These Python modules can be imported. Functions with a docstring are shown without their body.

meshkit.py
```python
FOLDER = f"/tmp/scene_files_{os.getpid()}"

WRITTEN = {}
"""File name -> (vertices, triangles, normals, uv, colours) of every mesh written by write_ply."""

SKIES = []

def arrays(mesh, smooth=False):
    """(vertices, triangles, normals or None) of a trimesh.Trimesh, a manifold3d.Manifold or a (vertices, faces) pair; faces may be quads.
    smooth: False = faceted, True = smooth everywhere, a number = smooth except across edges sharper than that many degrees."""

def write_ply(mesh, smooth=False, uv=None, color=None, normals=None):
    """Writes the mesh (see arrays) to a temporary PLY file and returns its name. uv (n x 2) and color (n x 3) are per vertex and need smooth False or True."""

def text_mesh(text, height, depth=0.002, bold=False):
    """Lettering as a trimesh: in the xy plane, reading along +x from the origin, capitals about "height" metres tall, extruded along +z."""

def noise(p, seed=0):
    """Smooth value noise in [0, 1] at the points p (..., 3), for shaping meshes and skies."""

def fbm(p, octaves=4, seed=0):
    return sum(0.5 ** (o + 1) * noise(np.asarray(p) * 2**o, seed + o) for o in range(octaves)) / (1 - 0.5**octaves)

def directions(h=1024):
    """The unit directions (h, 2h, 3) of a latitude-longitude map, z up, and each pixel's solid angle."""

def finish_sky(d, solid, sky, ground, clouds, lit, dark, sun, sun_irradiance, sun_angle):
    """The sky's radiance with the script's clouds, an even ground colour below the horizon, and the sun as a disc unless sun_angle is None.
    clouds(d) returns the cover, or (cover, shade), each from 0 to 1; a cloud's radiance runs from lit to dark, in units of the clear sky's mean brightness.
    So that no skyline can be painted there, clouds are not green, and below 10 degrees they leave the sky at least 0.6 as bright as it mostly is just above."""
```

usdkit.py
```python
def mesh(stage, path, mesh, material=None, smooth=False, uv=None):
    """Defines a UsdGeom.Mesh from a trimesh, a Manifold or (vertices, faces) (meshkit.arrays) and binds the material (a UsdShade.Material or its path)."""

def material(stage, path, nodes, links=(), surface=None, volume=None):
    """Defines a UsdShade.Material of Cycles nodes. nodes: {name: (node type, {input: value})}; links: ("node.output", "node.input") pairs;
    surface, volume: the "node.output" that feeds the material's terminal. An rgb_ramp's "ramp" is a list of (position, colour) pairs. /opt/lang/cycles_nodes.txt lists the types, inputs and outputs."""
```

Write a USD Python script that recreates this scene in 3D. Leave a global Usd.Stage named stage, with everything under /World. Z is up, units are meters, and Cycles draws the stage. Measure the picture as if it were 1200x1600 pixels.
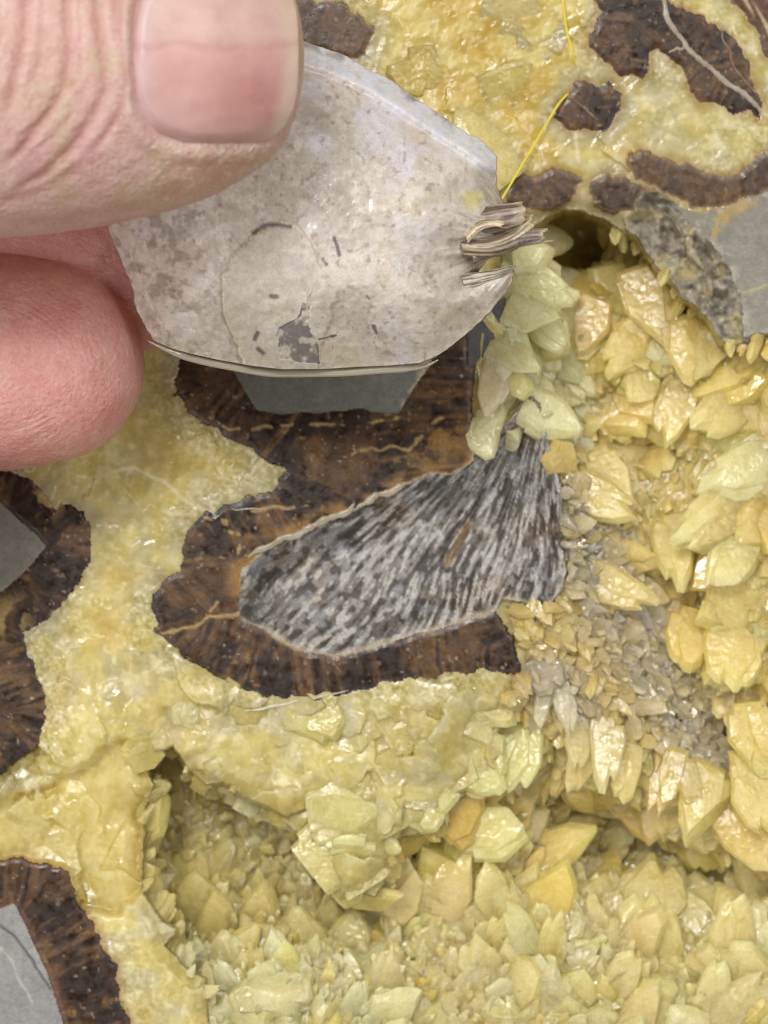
import math
import numpy as np
import trimesh
import shapely
from shapely.geometry import Polygon, LineString
from scipy import ndimage
from scipy.spatial import cKDTree
from scipy.interpolate import RBFInterpolator, LinearNDInterpolator
import manifold3d as m3
import usdkit
from meshkit import fbm, noise
from pxr import Usd, UsdGeom, UsdLux, UsdShade, Gf, Sdf, Vt

stage = Usd.Stage.CreateInMemory()
UsdGeom.SetStageUpAxis(stage, "Z")
UsdGeom.SetStageMetersPerUnit(stage, 1.0)
UsdGeom.Xform.Define(stage, "/World")
UsdGeom.Scope.Define(stage, "/World/Looks")

# ------------------------------------------------------------------ camera
H = 200.0            # camera height above the cut face of the slab, mm
S = 0.05             # mm per photograph pixel on the cut face
cam = UsdGeom.Camera.Define(stage, "/World/camera")
cam.AddTranslateOp().Set((0, 0, H / 1000))
cam.CreateHorizontalApertureAttr(36.0)
cam.CreateVerticalApertureAttr(48.0)
cam.CreateFocalLengthAttr(36.0 * H / (1200 * S))
cam.CreateClippingRangeAttr((0.01, 20.0))
cam.CreateFStopAttr(60.0)
cam.CreateFocusDistanceAttr(0.186)
cam.CreateExposureAttr(0.0)

# ------------------------------------------------------------------ lamps of the room (big soft panels) and an added fill
def rect_lamp(name, pos, target, w, h, power, color):
    l = UsdLux.RectLight.Define(stage, "/World/" + name)
    m = Gf.Matrix4d().SetLookAt(Gf.Vec3d(*pos), Gf.Vec3d(*target), Gf.Vec3d(0, 1, 0.01)).GetInverse()
    l.AddTransformOp().Set(m)
    l.CreateWidthAttr(w); l.CreateHeightAttr(h)
    l.CreateIntensityAttr(power); l.CreateColorAttr(color)
    return l

rect_lamp("ceiling_lamp", (0.0, 1.25, 1.35), (0, 0, 0), 2.6, 1.1, 1.75, (1.0, 0.99, 0.975))
rect_lamp("ceiling_lamp_003", (-0.3, -1.25, 1.25), (0, 0, 0), 2.2, 1.0, 1.25, (1.0, 0.99, 0.975))  # added fill panel, brightens the underside of the thumb
rect_lamp("ceiling_lamp_001", (-1.35, -0.35, 1.15), (0, 0, 0), 1.7, 1.1, 1.9, (1.0, 0.99, 0.975))
rect_lamp("ceiling_lamp_002", (1.4, -0.3, 1.25), (0, 0, 0), 1.7, 1.0, 1.2, (1.0, 0.98, 0.96))
rect_lamp("window_lamp", (-0.22, 0.38, 0.85), (0, 0, 0), 0.26, 0.20, 27.0, (1.0, 0.99, 0.97))
rect_lamp("side_lamp", (0.5, 0.25, 0.7), (0, 0, 0), 0.08, 0.34, 13.0, (1.0, 0.97, 0.94))

# ------------------------------------------------------------------ helpers
def W(px, py, z):
    """photograph pixel + height (mm) -> world metres"""
    px, py, z = np.broadcast_arrays(np.asarray(px, float), np.asarray(py, float), np.asarray(z, float))
    f = (H - z) / H
    return np.stack([(px - 600) * S * f, (800 - py) * S * f, z], -1) / 1000.0

def PX(v):
    f = (H - v[:, 2] * 1000) / H
    return v[:, 0] * 1000 / (S * f) + 600, 800 - v[:, 1] * 1000 / (S * f)

def lin(c):
    c = np.asarray(c, float) / 255.0
    return np.where(c <= 0.04045, c / 12.92, ((c + 0.055) / 1.055) ** 2.4)

def N(x, y, s, seed=0, o=3):
    return .5 + 1.45 * (fbm(np.stack([np.asarray(x, float) / s, np.asarray(y, float) / s, np.full(np.shape(x), seed * 7.31 + .5)], -1), o, seed) - .5)

def ss(a, b, x):
    t = np.clip((x - a) / (b - a), 0, 1)
    return t * t * (3 - 2 * t)

def mixc(a, b, t):
    t = np.asarray(t)[..., None]
    return np.asarray(a) * (1 - t) + np.asarray(b) * t

def polyd(line, x, y):
    """distance in px from points to a polyline, and the parameter along it"""
    line = np.asarray(line, float)
    best = np.full(np.shape(x), 1e9); par = np.zeros(np.shape(x)); L = 0
    for (a, b) in zip(line[:-1], line[1:]):
        d = b - a; n = np.hypot(*d)
        t = np.clip(((x - a[0]) * d[0] + (y - a[1]) * d[1]) / (n * n), 0, 1)
        dd = np.hypot(x - a[0] - t * d[0], y - a[1] - t * d[1])
        m = dd < best
        best = np.where(m, dd, best); par = np.where(m, L + t * n, par); L += n
    return best, par / L

used = {}
def path_of(name, parent="/World"):
    k = used.get((parent, name), 0)
    used[(parent, name)] = k + 1
    return f"{parent}/{name}" + (f"_{k:03d}" if k else "")

def tag(p, label=None, cat=None, group=None, kind=None):
    for k, v in (("label", label), ("category", cat), ("group", group), ("kind", kind)):
        if v: p.SetCustomDataByKey(k, v)

def thing(name, label, cat, kind=None):
    x = UsdGeom.Xform.Define(stage, path_of(name))
    tag(x.GetPrim(), label, cat, kind=kind)
    return x

def obj(name, v, f, mat, parent="/World", col=None, smooth=False, normals=None):
    p = path_of(name, parent)
    m = UsdGeom.Mesh.Define(stage, p)
    v = np.asarray(v, float); f = np.asarray(f, int)
    if smooth and normals is None:
        _, _, normals = usdkit.meshkit.arrays((v, f), True)
    m.CreatePointsAttr(Vt.Vec3fArray.FromNumpy(v.astype(np.float32)))
    m.CreateFaceVertexCountsAttr(Vt.IntArray.FromNumpy(np.full(len(f), 3, np.int32)))
    m.CreateFaceVertexIndicesAttr(Vt.IntArray.FromNumpy(f.astype(np.int32).ravel()))
    m.CreateSubdivisionSchemeAttr("none")
    if normals is not None:
        m.CreateNormalsAttr(Vt.Vec3fArray.FromNumpy(np.asarray(normals, np.float32)))
        m.SetNormalsInterpolation("vertex")
    if col is not None:
        pv = UsdGeom.PrimvarsAPI(m).CreatePrimvar("col", Sdf.ValueTypeNames.Color3fArray, "vertex")
        c = np.broadcast_to(np.asarray(col, np.float32), v.shape)
        pv.Set(Vt.Vec3fArray.FromNumpy(np.ascontiguousarray(np.clip(c, 0.003, 0.93), dtype=np.float32)))
    UsdShade.MaterialBindingAPI.Apply(m.GetPrim()).Bind(mat)
    return m.GetPrim()

def tube(pts, r, n=8, flat=1.0):
    pts = np.asarray(pts, float); k = len(pts)
    r = np.broadcast_to(np.asarray(r, float), (k,))
    t = np.gradient(pts, axis=0); t /= np.linalg.norm(t, axis=1, keepdims=True)
    up = np.array([0, 0, 1.0]); a = np.cross(t, up); a /= np.maximum(np.linalg.norm(a, axis=1, keepdims=True), 1e-9)
    b = np.cross(a, t)
    th = np.linspace(0, 2 * np.pi, n, endpoint=False)
    v = pts[:, None] + r[:, None, None] * (np.cos(th)[None, :, None] * a[:, None] + flat * np.sin(th)[None, :, None] * b[:, None])
    v = v.reshape(-1, 3)
    i = np.arange(k - 1)[:, None] * n; j = np.arange(n)[None]; j2 = (j + 1) % n
    q = np.stack([i + j, i + j2, i + n + j2, i + n + j], -1).reshape(-1, 4)
    f = np.vstack([q[:, [0, 1, 2]], q[:, [0, 2, 3]]])
    v = np.vstack([v, pts[:1], pts[-1:]])
    jj = np.arange(n); c0, c1 = k * n, k * n + 1
    f = np.vstack([f, np.stack([np.full(n, c0), (jj + 1) % n, jj], 1), np.stack([np.full(n, c1), (k - 1) * n + jj, (k - 1) * n + (jj + 1) % n], 1)])
    return v, f[:, ::-1]

def smooth_line(p, n):
    p = np.asarray(p, float)
    s = np.r_[0, np.cumsum(np.hypot(*np.diff(p[:, :2], axis=0).T))]
    from scipy.interpolate import PchipInterpolator
    return PchipInterpolator(s, p)(np.linspace(0, s[-1], n))

# ------------------------------------------------------------------ materials
def mat(name, rough=0.4, sss=0.0, radius=(1, .7, .3), scale=0.001, bump=(), coat=0.0, spec=0.5, film=0.0, rough_noise=None, bevel=0, mott=(), ior=1.5):
    nodes = {"a": ("attribute", {"attribute": "col"}), "geo": ("geometry", {}),
             "p": ("principled_bsdf", {"roughness": rough, "subsurface_weight": sss, "subsurface_radius": radius, "subsurface_scale": scale,
                                       "coat_weight": coat, "coat_roughness": 0.12, "specular_ior_level": spec, "ior": ior})}
    if film: nodes["p"][1].update({"thin_film_thickness": film, "thin_film_ior": 1.6})
    links, src = [], "a.color"
    for i, (sc, det, lo, hi, c0, c1) in enumerate(mott):
        nodes[f"mn{i}"] = ("noise_texture", {"scale": sc, "detail": det, "roughness": .6}); links.append(("geo.position", f"mn{i}.vector"))
        nodes[f"mr{i}"] = ("rgb_ramp", {"ramp": [(lo, c0), (hi, c1)]}); links.append((f"mn{i}.fac", f"mr{i}.fac"))
        nodes[f"mx{i}"] = ("mix", {"mix_type": "multiply", "fac": 1.0}); links += [(src, f"mx{i}.color1"), (f"mr{i}.color", f"mx{i}.color2")]
        src = f"mx{i}.color"
    links.append((src, "p.base_color"))
    prev = None
    if bevel:
        nodes['bv'] = ('bevel', {'samples': 4, 'radius': bevel}); prev = 'bv'
    for i, (kind, sc, dist, extra) in enumerate(bump):
        nodes[f"t{i}"] = (kind, {"scale": sc, **extra}); links.append(("geo.position", f"t{i}.vector"))
        nodes[f"b{i}"] = ("bump", {"distance": dist, "strength": 1.0})
        links.append((f"t{i}.{'distance' if kind == 'voronoi_texture' else 'fac'}", f"b{i}.height"))
        if prev: links.append((f"{prev}.{'bevel' if prev == 'bv' else 'normal'}", f"b{i}.normal"))
        prev = f"b{i}"
    if prev: links.append((f"{prev}.normal", "p.normal"))
    if rough_noise:
        nodes["rn"] = ("noise_texture", {"scale": rough_noise[0], "detail": 3.0}); links.append(("geo.position", "rn.vector"))
        nodes["rr"] = ("map_range", {"from_min": .35, "from_max": .65, "to_min": rough_noise[1], "to_max": rough_noise[2]})
        links += [("rn.fac", "rr.value"), ("rr.result", "p.roughness")]
    return usdkit.material(stage, "/World/Looks/" + name, nodes, links, surface="p.BSDF")

NZ = "noise_texture"; VZ = "voronoi_texture"
M_cut = mat("cut_calcite", .3, .5, (1.0, .97, .9), .0007, [(NZ, 2200, .00004, {"detail": 4.0}), (VZ, 1400, .00004, {})], rough_noise=(700, .16, .42), mott=((350, 3.0, .36, .66, (.86, .83, .72), (1.1, 1.1, 1.2)), (1500, 4.0, .36, .66, (.93, .92, .88), (1.05, 1.05, 1.1))), ior=1.62)
M_cryst = mat("crystal_calcite", .26, .6, (.72, .86, 1.0), .0009, [(NZ, 600, .00030, {"detail": 2.0}), (NZ, 2000, .00008, {"detail": 4.0}), (VZ, 2200, .00003, {})], rough_noise=(600, .13, .4), mott=((900, 4.0, .36, .66, (.90, .87, .78), (1.06, 1.07, 1.12)), (5000, 3.0, .38, .64, (.93, .92, .88), (1.05, 1.06, 1.1))), ior=1.62)
M_glint = mat("bright_calcite", .15, .5, (.72, .86, 1.0), .0008, [(NZ, 1400, .00008, {"detail": 3.0})], mott=((900, 4.0, .36, .66, (.90, .87, .78), (1.06, 1.07, 1.12)), (5000, 3.0, .38, .64, (.93, .92, .88), (1.05, 1.06, 1.1))), ior=1.62)
M_brown = mat("brown_calcite", .4, 0, bump=[(NZ, 4500, .00002, {"detail": 5.0})], rough_noise=(1200, .25, .55), mott=((3000, 5.0, .38, .64, (.82, .8, .78), (1.15, 1.15, 1.15)),))
M_lime = mat("grey_limestone", .6, 0, bump=[(NZ, 5000, .00006, {"detail": 6.0})], mott=((900, 6.0, .36, .66, (.86, .85, .84), (1.08, 1.08, 1.07)), (7000, 3.0, .36, .66, (.88, .88, .87), (1.1, 1.1, 1.1))))
M_fossil = mat("fibrous_fossil", .42, 0, bump=[(NZ, 4500, .00014, {"detail": 6.0})], rough_noise=(1500, .18, .5), mott=((3500, 5.0, .38, .64, (.8, .79, .78), (1.14, 1.14, 1.14)),))
M_crumb = mat("crumbling_stone", .75, 0, bump=[(NZ, 3000, .00016, {"detail": 6.0})])
M_shell = mat("pearly_shell", .34, .15, (.8, .8, .8), .0006, [(NZ, 2500, .00004, {"detail": 5.0})], coat=.35, rough_noise=(900, .18, .45), mott=((1300, 6.0, .36, .66, (.9, .89, .88), (1.08, 1.08, 1.08)), (6000, 3.0, .36, .66, (.92, .91, .9), (1.06, 1.06, 1.06))))
M_rim = mat("glassy_rim", .12, .2, (.8, .8, .8), .0006, coat=.5)
M_skin = mat("skin", .42, .35, (1.0, .42, .25), .0008, [(VZ, 1700, .00010, {"feature": "distance_to_edge"}), (VZ, 3600, .00005, {"feature": "distance_to_edge"}), (NZ, 5000, .00004, {"detail": 4.0})], spec=.4, rough_noise=(900, .3, .55), mott=((600, 4.0, .36, .64, (.95, .9, .88), (1.04, 1.07, 1.08)), (3800, 3.0, .36, .66, (.94, .92, .91), (1.05, 1.07, 1.08))))
M_nail = mat("nail", .36, .35, (1.0, .5, .35), .0008, [(NZ, 500, .00003, {"detail": 3.0}), (NZ, 4000, .00002, {"detail": 4.0})], coat=.05, rough_noise=(500, .28, .48), mott=((500, 4.0, .36, .64, (.95, .92, .91), (1.03, 1.05, 1.05)),))
M_thread = mat("thread", .4)

# ------------------------------------------------------------------ the slab: regions traced as outlines on its cut face
P_imprint = [(377,890),(418,858),(482,826),(547,797),(628,762),(669,741),(704,744),(739,721),(748,697),(765,671),(797,657),(815,636),(824,619),(841,627),(850,668),(862,709),(876,756),(882,814),(879,849),(888,890),(879,925),(850,957),(827,943),(786,937),(777,954),(733,966),(687,983),(617,1001),(570,1012),(523,1024),(477,1021),(447,1004),(412,983),(377,972),(373,937)]
P_loop = [(290,480),(278,563),(275,616),(296,645),(348,686),(389,697),(418,721),(442,732),(430,762),(401,779),(348,791),(316,802),(284,837),(281,890),(243,928),(237,948),(246,995),(284,1030),(331,1053),(377,1077),(447,1094),(512,1085),(593,1068),(657,1056),(745,1047),(815,1053),(806,1018),(786,977),(778,935),(745,720),(739,686),(736,616),(738,540),(760,480),(600,430)]
P_window = [(330,540),(366,581),(401,639),(442,647),(570,641),(622,647),(668,575),(690,520),(500,500)]
P_left = [(-400,735),(0,731),(52,745),(84,794),(101,779),(122,798),(140,822),(145,850),(140,882),(115,913),(87,959),(42,987),(38,1004),(52,1043),(70,1095),(73,1120),(59,1158),(21,1197),(0,1218),(-400,1260)]
P_leftgrey = [(-400,700),(-40,740),(10,794),(73,854),(52,878),(21,910),(0,927),(-400,1010)]
P_bot = [(-400,1337),(0,1337),(31,1339),(70,1346),(101,1363),(112,1388),(129,1416),(150,1454),(171,1496),(182,1538),(192,1577),(206,1600),(240,1700),(260,2400),(-400,2400)]
P_botgrey = [(-400,1440),(0,1419),(21,1411),(45,1458),(70,1514),(98,1600),(140,1730),(180,2400),(-400,2400)]
P_t1 = [(930,-40),(937,0),(931,50),(919,71),(937,92),(967,117),(1000,123),(1010,112),(1015,79),(1029,67),(1046,79),(1041,20),(1032,-40)]
P_t2 = [(1034,-40),(1042,0),(1067,12),(1117,42),(1158,67),(1167,104),(1187,158),(1192,190),(1171,171),(1150,179),(1121,167),(1100,158),(1075,133),(1054,104),(1046,79)]
P_t3 = [(900,127),(933,133),(950,129),(967,146),(967,179),(946,212),(917,208),(887,200),(867,179),(879,154)]
P_t4 = [(790,300),(808,271),(842,271),(887,265),(912,285),(892,304),(858,333),(825,321),(783,317)]
P_t5 = [(933,279),(971,273),(1017,292),(1000,317),(958,342),(925,329),(919,300)]
P_t6 = [(983,242),(1012,237),(1054,250),(1083,254),(1125,279),(1158,267),(1200,237),(1400,160),(1400,290),(1200,300),(1171,308),(1130,322),(1092,328),(1054,312),(1021,290),(992,275),(977,258)]
P_t7 = [(1120,-60),(1150,0),(1200,90),(1400,280),(1500,-100)]
P_t8 = [(455,-10),(540,8),(585,45),(570,95),(470,80)]
P_rightgrey = [(1054,318),(1092,335),(1130,325),(1171,310),(1200,301),(1900,270),(1900,540),(1200,526),(1165,526),(1157,458),(1137,408),(1100,368)]
P_crumb = [(985,325),(1010,292),(1040,310),(1065,330),(1102,368),(1139,408),(1160,458),(1168,527),(1140,540),(1100,495),(1042,437),(1000,375),(970,350)]
P_darkstone = [(734,575),(730,520),(770,470),(790,465),(780,510),(760,555)]  # patch of dark slaty stone by the shell tip
P_cav = [(748,690),(738,640),(742,580),(775,540),(788,480),(775,440),(780,395),(800,370),(845,345),(880,325),(915,335),(958,350),(1000,375),(1042,437),(1100,495),(1125,535),(1200,528),(1900,545),(1900,2400),(340,2400),(325,1620),(322,1560),(318,1530),(290,1510),(257,1475),(280,1450),(255,1440),(222,1400),(225,1265),(242,1225),(220,1180),(270,1167),(295,1205),(325,1227),(352,1222),(370,1240),(410,1255),(452,1277),(495,1257),(485,1307),(520,1322),(517,1355),(532,1405),(560,1390),(587,1402),(610,1355),(615,1315),(635,1305),(700,1290),(707,1255),(750,1217),(770,1180),(735,1157),(745,1137),(790,1125),(815,1062),(838,1048),(815,990),(790,945),(828,948),(852,962),(884,928),(893,890),(884,849),(887,814),(881,756),(867,709),(855,668),(846,627),(824,614),(797,652),(765,665)]
P_shelf = [(-400,1265),(0,1252),(70,1226),(135,1199),(190,1152),(215,1170),(240,1222),(225,1270),(222,1395),(180,1430),(129,1416),(112,1388),(101,1363),(70,1346),(0,1337),(-400,1337)]

rng = np.random.default_rng(11)
cells = rng.uniform([-720, -720], [1920, 2420], (2600, 2))          # grains of the cut calcite, about 50 px
ctree = cKDTree(cells)
ctilt = rng.normal(0, 1, (len(cells), 2)); coff = rng.uniform(-1, 1, len(cells)); ctone = rng.uniform(-1, 1, len(cells))
fine = rng.uniform([-100, -100], [1300, 1700], (11000, 2))
ftree = cKDTree(fine); ftilt = rng.normal(0, 1, (len(fine), 2)); foff = rng.uniform(-1, 1, len(fine)); ftone = rng.uniform(-1, 1, len(fine))

def warp(x, y):
    """small ragged wobble of every outline, lobed by the grains"""
    wx = (N(x, y, 26, 1, 3) - .5) * 16; wy = (N(x, y, 26, 2, 3) - .5) * 16
    _, i = ftree.query(np.stack([x, y], -1))
    return x + wx + .22 * np.clip(fine[i, 0] - x, -18, 18), y + wy + .22 * np.clip(fine[i, 1] - y, -18, 18)

REG = ["calcite", "cavity", "brown", "imprint", "lime", "crumb"]
BROWNS = [P_loop, P_left, P_bot, P_t1, P_t2, P_t3, P_t4, P_t5, P_t6, P_t7, P_t8]
LIMES = [P_window, P_leftgrey, P_botgrey, P_rightgrey, P_darkstone]
def classify(x, y):
    """(region, index within it) of points on the slab"""
    wx, wy = warp(x, y)
    lx, ly = x + (N(x, y, 40, 5, 3) - .5) * 7, y + (N(x, y, 40, 6, 3) - .5) * 7
    reg = np.zeros(x.shape, int); sub = np.zeros(x.shape, int)
    def put(poly, r, k, X, Y):
        p = Polygon(poly).buffer(0); shapely.prepare(p)
        b = p.bounds
        box = (X > b[0]) & (X < b[2]) & (Y > b[1]) & (Y < b[3])
        m = np.zeros(x.shape, bool)
        m[box] = shapely.contains_xy(p, X[box], Y[box])
        reg[m] = r; sub[m] = k
    for k, p in enumerate(BROWNS): put(p, 2, k, wx, wy)
    put(P_cav, 1, 0, (wx + x) / 2, (wy + y) / 2)
    put(P_crumb, 5, 0, wx, wy)
    for k, p in enumerate(LIMES): put(p, 4, k, lx, ly)
    put(P_imprint, 3, 0, (wx + 2 * x) / 3, (wy + 2 * y) / 3)
    return reg, sub

# raster of the regions for distances
RS = 2.0; RX0, RY0 = -160, -160
rx = np.arange(RX0, 1361, RS); ry = np.arange(RY0, 1761, RS)
gx, gy = np.meshgrid(rx, ry)
rreg, rsub = classify(gx, gy)
DIN, DOUT, NEARB = {}, {}, {}
for r in range(6):
    m = rreg == r
    DIN[r] = ndimage.distance_transform_edt(m) * RS
    DOUT[r] = ndimage.distance_transform_edt(~m) * RS
_, idx = ndimage.distance_transform_edt(rreg == 2, return_indices=True)
NEARB = (rx[idx[1]], ry[idx[0]])

def samp(a, x, y, order=1):
    return ndimage.map_coordinates(a, [(np.asarray(y) - RY0) / RS, (np.asarray(x) - RX0) / RS], order=order, mode="nearest")

# depth of the crystal-lined cavities, mm, from soundings
snd = [(780,420,-1),(800,500,-.4),(770,600,-.4),(850,450,-3),(850,560,-3),(820,640,-1.2),(905,400,-9),(950,400,-9),(900,620,-6),(1000,440,-8),(1000,520,-5.5),(1100,560,-4),(1060,600,-3.5),(960,560,-5),
       (1000,690,-8),(950,640,-5.5),(1080,690,-6),(1150,640,-5),(1190,540,-2),(1150,760,-3),(900,740,-3),(895,830,-1.6),(950,800,-3.5),(1040,860,-6),(1150,880,-3),(1080,945,-7),(1160,980,-3),(940,940,-2.4),
       (870,960,-.6),(830,1000,-.5),(840,1060,-1),(900,1040,-1.4),(960,1080,-2),(1040,1080,-4.5),(1140,1140,-8),(1190,1100,-4),(1190,1220,-2),(1100,1200,-2.6),(1080,1280,-3),(960,1190,-3),(870,1140,-2.5),(800,1150,-3.5),
       (830,1225,-8),(900,1250,-12),(960,1290,-13),(1050,1350,-15),(1150,1390,-14),(1200,1400,-12),(780,1290,-6),(850,1330,-7),(720,1400,-5.5),(800,1420,-4.5),(900,1430,-4.5),(1000,1440,-5.5),(1060,1450,-9),(1140,1440,-5.5),(900,1520,-3),
       (1000,1540,-3),(1150,1540,-3.5),(800,1560,-3),(700,1520,-4),(620,1500,-4.5),(600,1580,-2.5),(450,1530,-1.2),(380,1540,-1.4),(520,1560,-1.5),(640,1420,-6.5),(560,1460,-7.5),(480,1470,-6),(350,1450,-7),
       (300,1380,-8),(300,1260,-9),(400,1300,-9),(420,1380,-7.5),(480,1340,-8.5),(270,1480,-6.5),(560,1420,-8.5),(330,1500,-6.5),(660,1330,-7),(740,1260,-6),(600,1700,-3),(1000,1700,-3),(1250,1500,-4),(1250,1000,-3),(1260,700,-4),(1260,1300,-6),(400,1700,-2)]
snd = np.array(snd, float)
cx, cy = np.meshgrid(np.arange(RX0, 1361, 20), np.arange(RY0, 1761, 20))
dep = RBFInterpolator(snd[:, :2] / 100, snd[:, 2], kernel="linear", smoothing=.02, neighbors=24)(np.stack([cx.ravel(), cy.ravel()], -1) / 100).reshape(cx.shape)
dep = ndimage.gaussian_filter(dep, .8)
DEP = ndimage.zoom(dep, (len(ry) / dep.shape[0], len(rx) / dep.shape[1]), order=1)
DEP = np.minimum(DEP, -.2)
for (a, b, c, d) in ((990,692,46,13),(1078,948,26,15),(1145,1142,24,20),(1175,1075,14,12),(905,395,46,52),(935,690,20,10)):
    DEP = DEP - 3.5 * ss(1.5, .6, np.hypot((gx - a) / c, (gy - b) / d))
SHELF = ndimage.gaussian_filter(shapely.contains_xy(Polygon(P_shelf).buffer(0), *warp(gx, gy)).astype(float), 1.5)
# smooth surface used to lean the crystals downhill
Zs = np.where(rreg == 1, DEP, 0.0)
Zs = ndimage.gaussian_filter(Zs, 9)
GY, GX = np.gradient(Zs, RS)      # mm per px, image axes

APEX = (862, 585)
def fibre(x, y):
    dx, dy = x - APEX[0], y - APEX[1]
    th = np.arctan2(dy, -dx) + .09 * (N(x, y, 160, 31, 2) - .5); r = np.hypot(dx, dy)
    return th, r

def height(x, y, reg):
    """height of the slab, mm"""
    p = np.stack([x, y], -1)
    _, i = ctree.query(p); _, j = ftree.query(p)
    rough = .35 + .65 * ss(900, 1150, y) * ss(560, 420, np.abs(x - 470)) + .35 * ss(500, 800, x) * ss(330, 200, y) * 0
    low = ss(1040, 1130, y) * ss(850, 780, x)
    broken = ss(.42, .6, N(x, y, 120, 3, 2)) * .7 + .3
    def facets(tree, cen, tilt, off, k, amp, slope, drop):
        d_, ii_ = tree.query(p, k=k)
        pl = amp * off[ii_] + slope * (tilt[ii_] * (p[:, None] - cen[ii_])).sum(-1) - drop * d_
        return pl.max(1)
    f1 = facets(ctree, cells, ctilt, coff, 5, .30, .0100, .010)
    f2 = facets(ftree, fine, ftilt, foff, 4, .09, .0060, .008)
    cut = rough * broken * (.7 + 1.6 * low) * (f1 - .1) + (.35 + .6 * low) * broken * f2 + .03 * (N(x, y, 14, 4, 3) - .5)
    edge = ss(0, 40, samp(DOUT[1], x, y))           # the rim rounds over into the cavity
    cut = cut - .9 * (1 - edge) ** 2 - 1.5 * samp(SHELF, x, y)
    z = np.where(reg == 0, cut, 0.0)
    din = samp(DIN[1], x, y)
    cav = samp(DEP, x, y) * ss(-2, 14, din) - .2 + .7 * (N(x, y, 40, 8, 3) - .5)
    z = np.where(reg == 1, cav, z)
    db = samp(DIN[2], x, y)
    z = np.where(reg == 2, .05 - .12 * ss(10, 0, db) + .015 * (N(x, y, 10, 9, 3) - .5), z)
    di = samp(DIN[3], x, y)
    th, r = fibre(x, y)
    fl = np.stack([th * 54, r / 80, np.zeros_like(r)], -1)
    fz = (fbm(fl, 3, 40) - .5)
    z = np.where(reg == 3, .12 - 2.8 * ss(-6, 70, di) ** .8 * (.75 + .5 * ss(1000, 760, y)) + ss(0, 15, di) * (.6 * fz + .10 * (N(x, y, 12, 10, 2) - .5)), z)
    z = np.where(reg == 4, .02 + .02 * (N(x, y, 60, 12, 2) - .5), z)
    dc = samp(DIN[5], x, y)
    t = ss(0, 60, dc) 
    z = np.where(reg == 5, -3.2 * ss(1160, 985, x - .2 * (y - 430)) * ss(0, 30, dc) * .8 + 2.4 * (N(x, y, 26, 13, 5) - .5) * ss(0, 14, dc), z)
    return z

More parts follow.
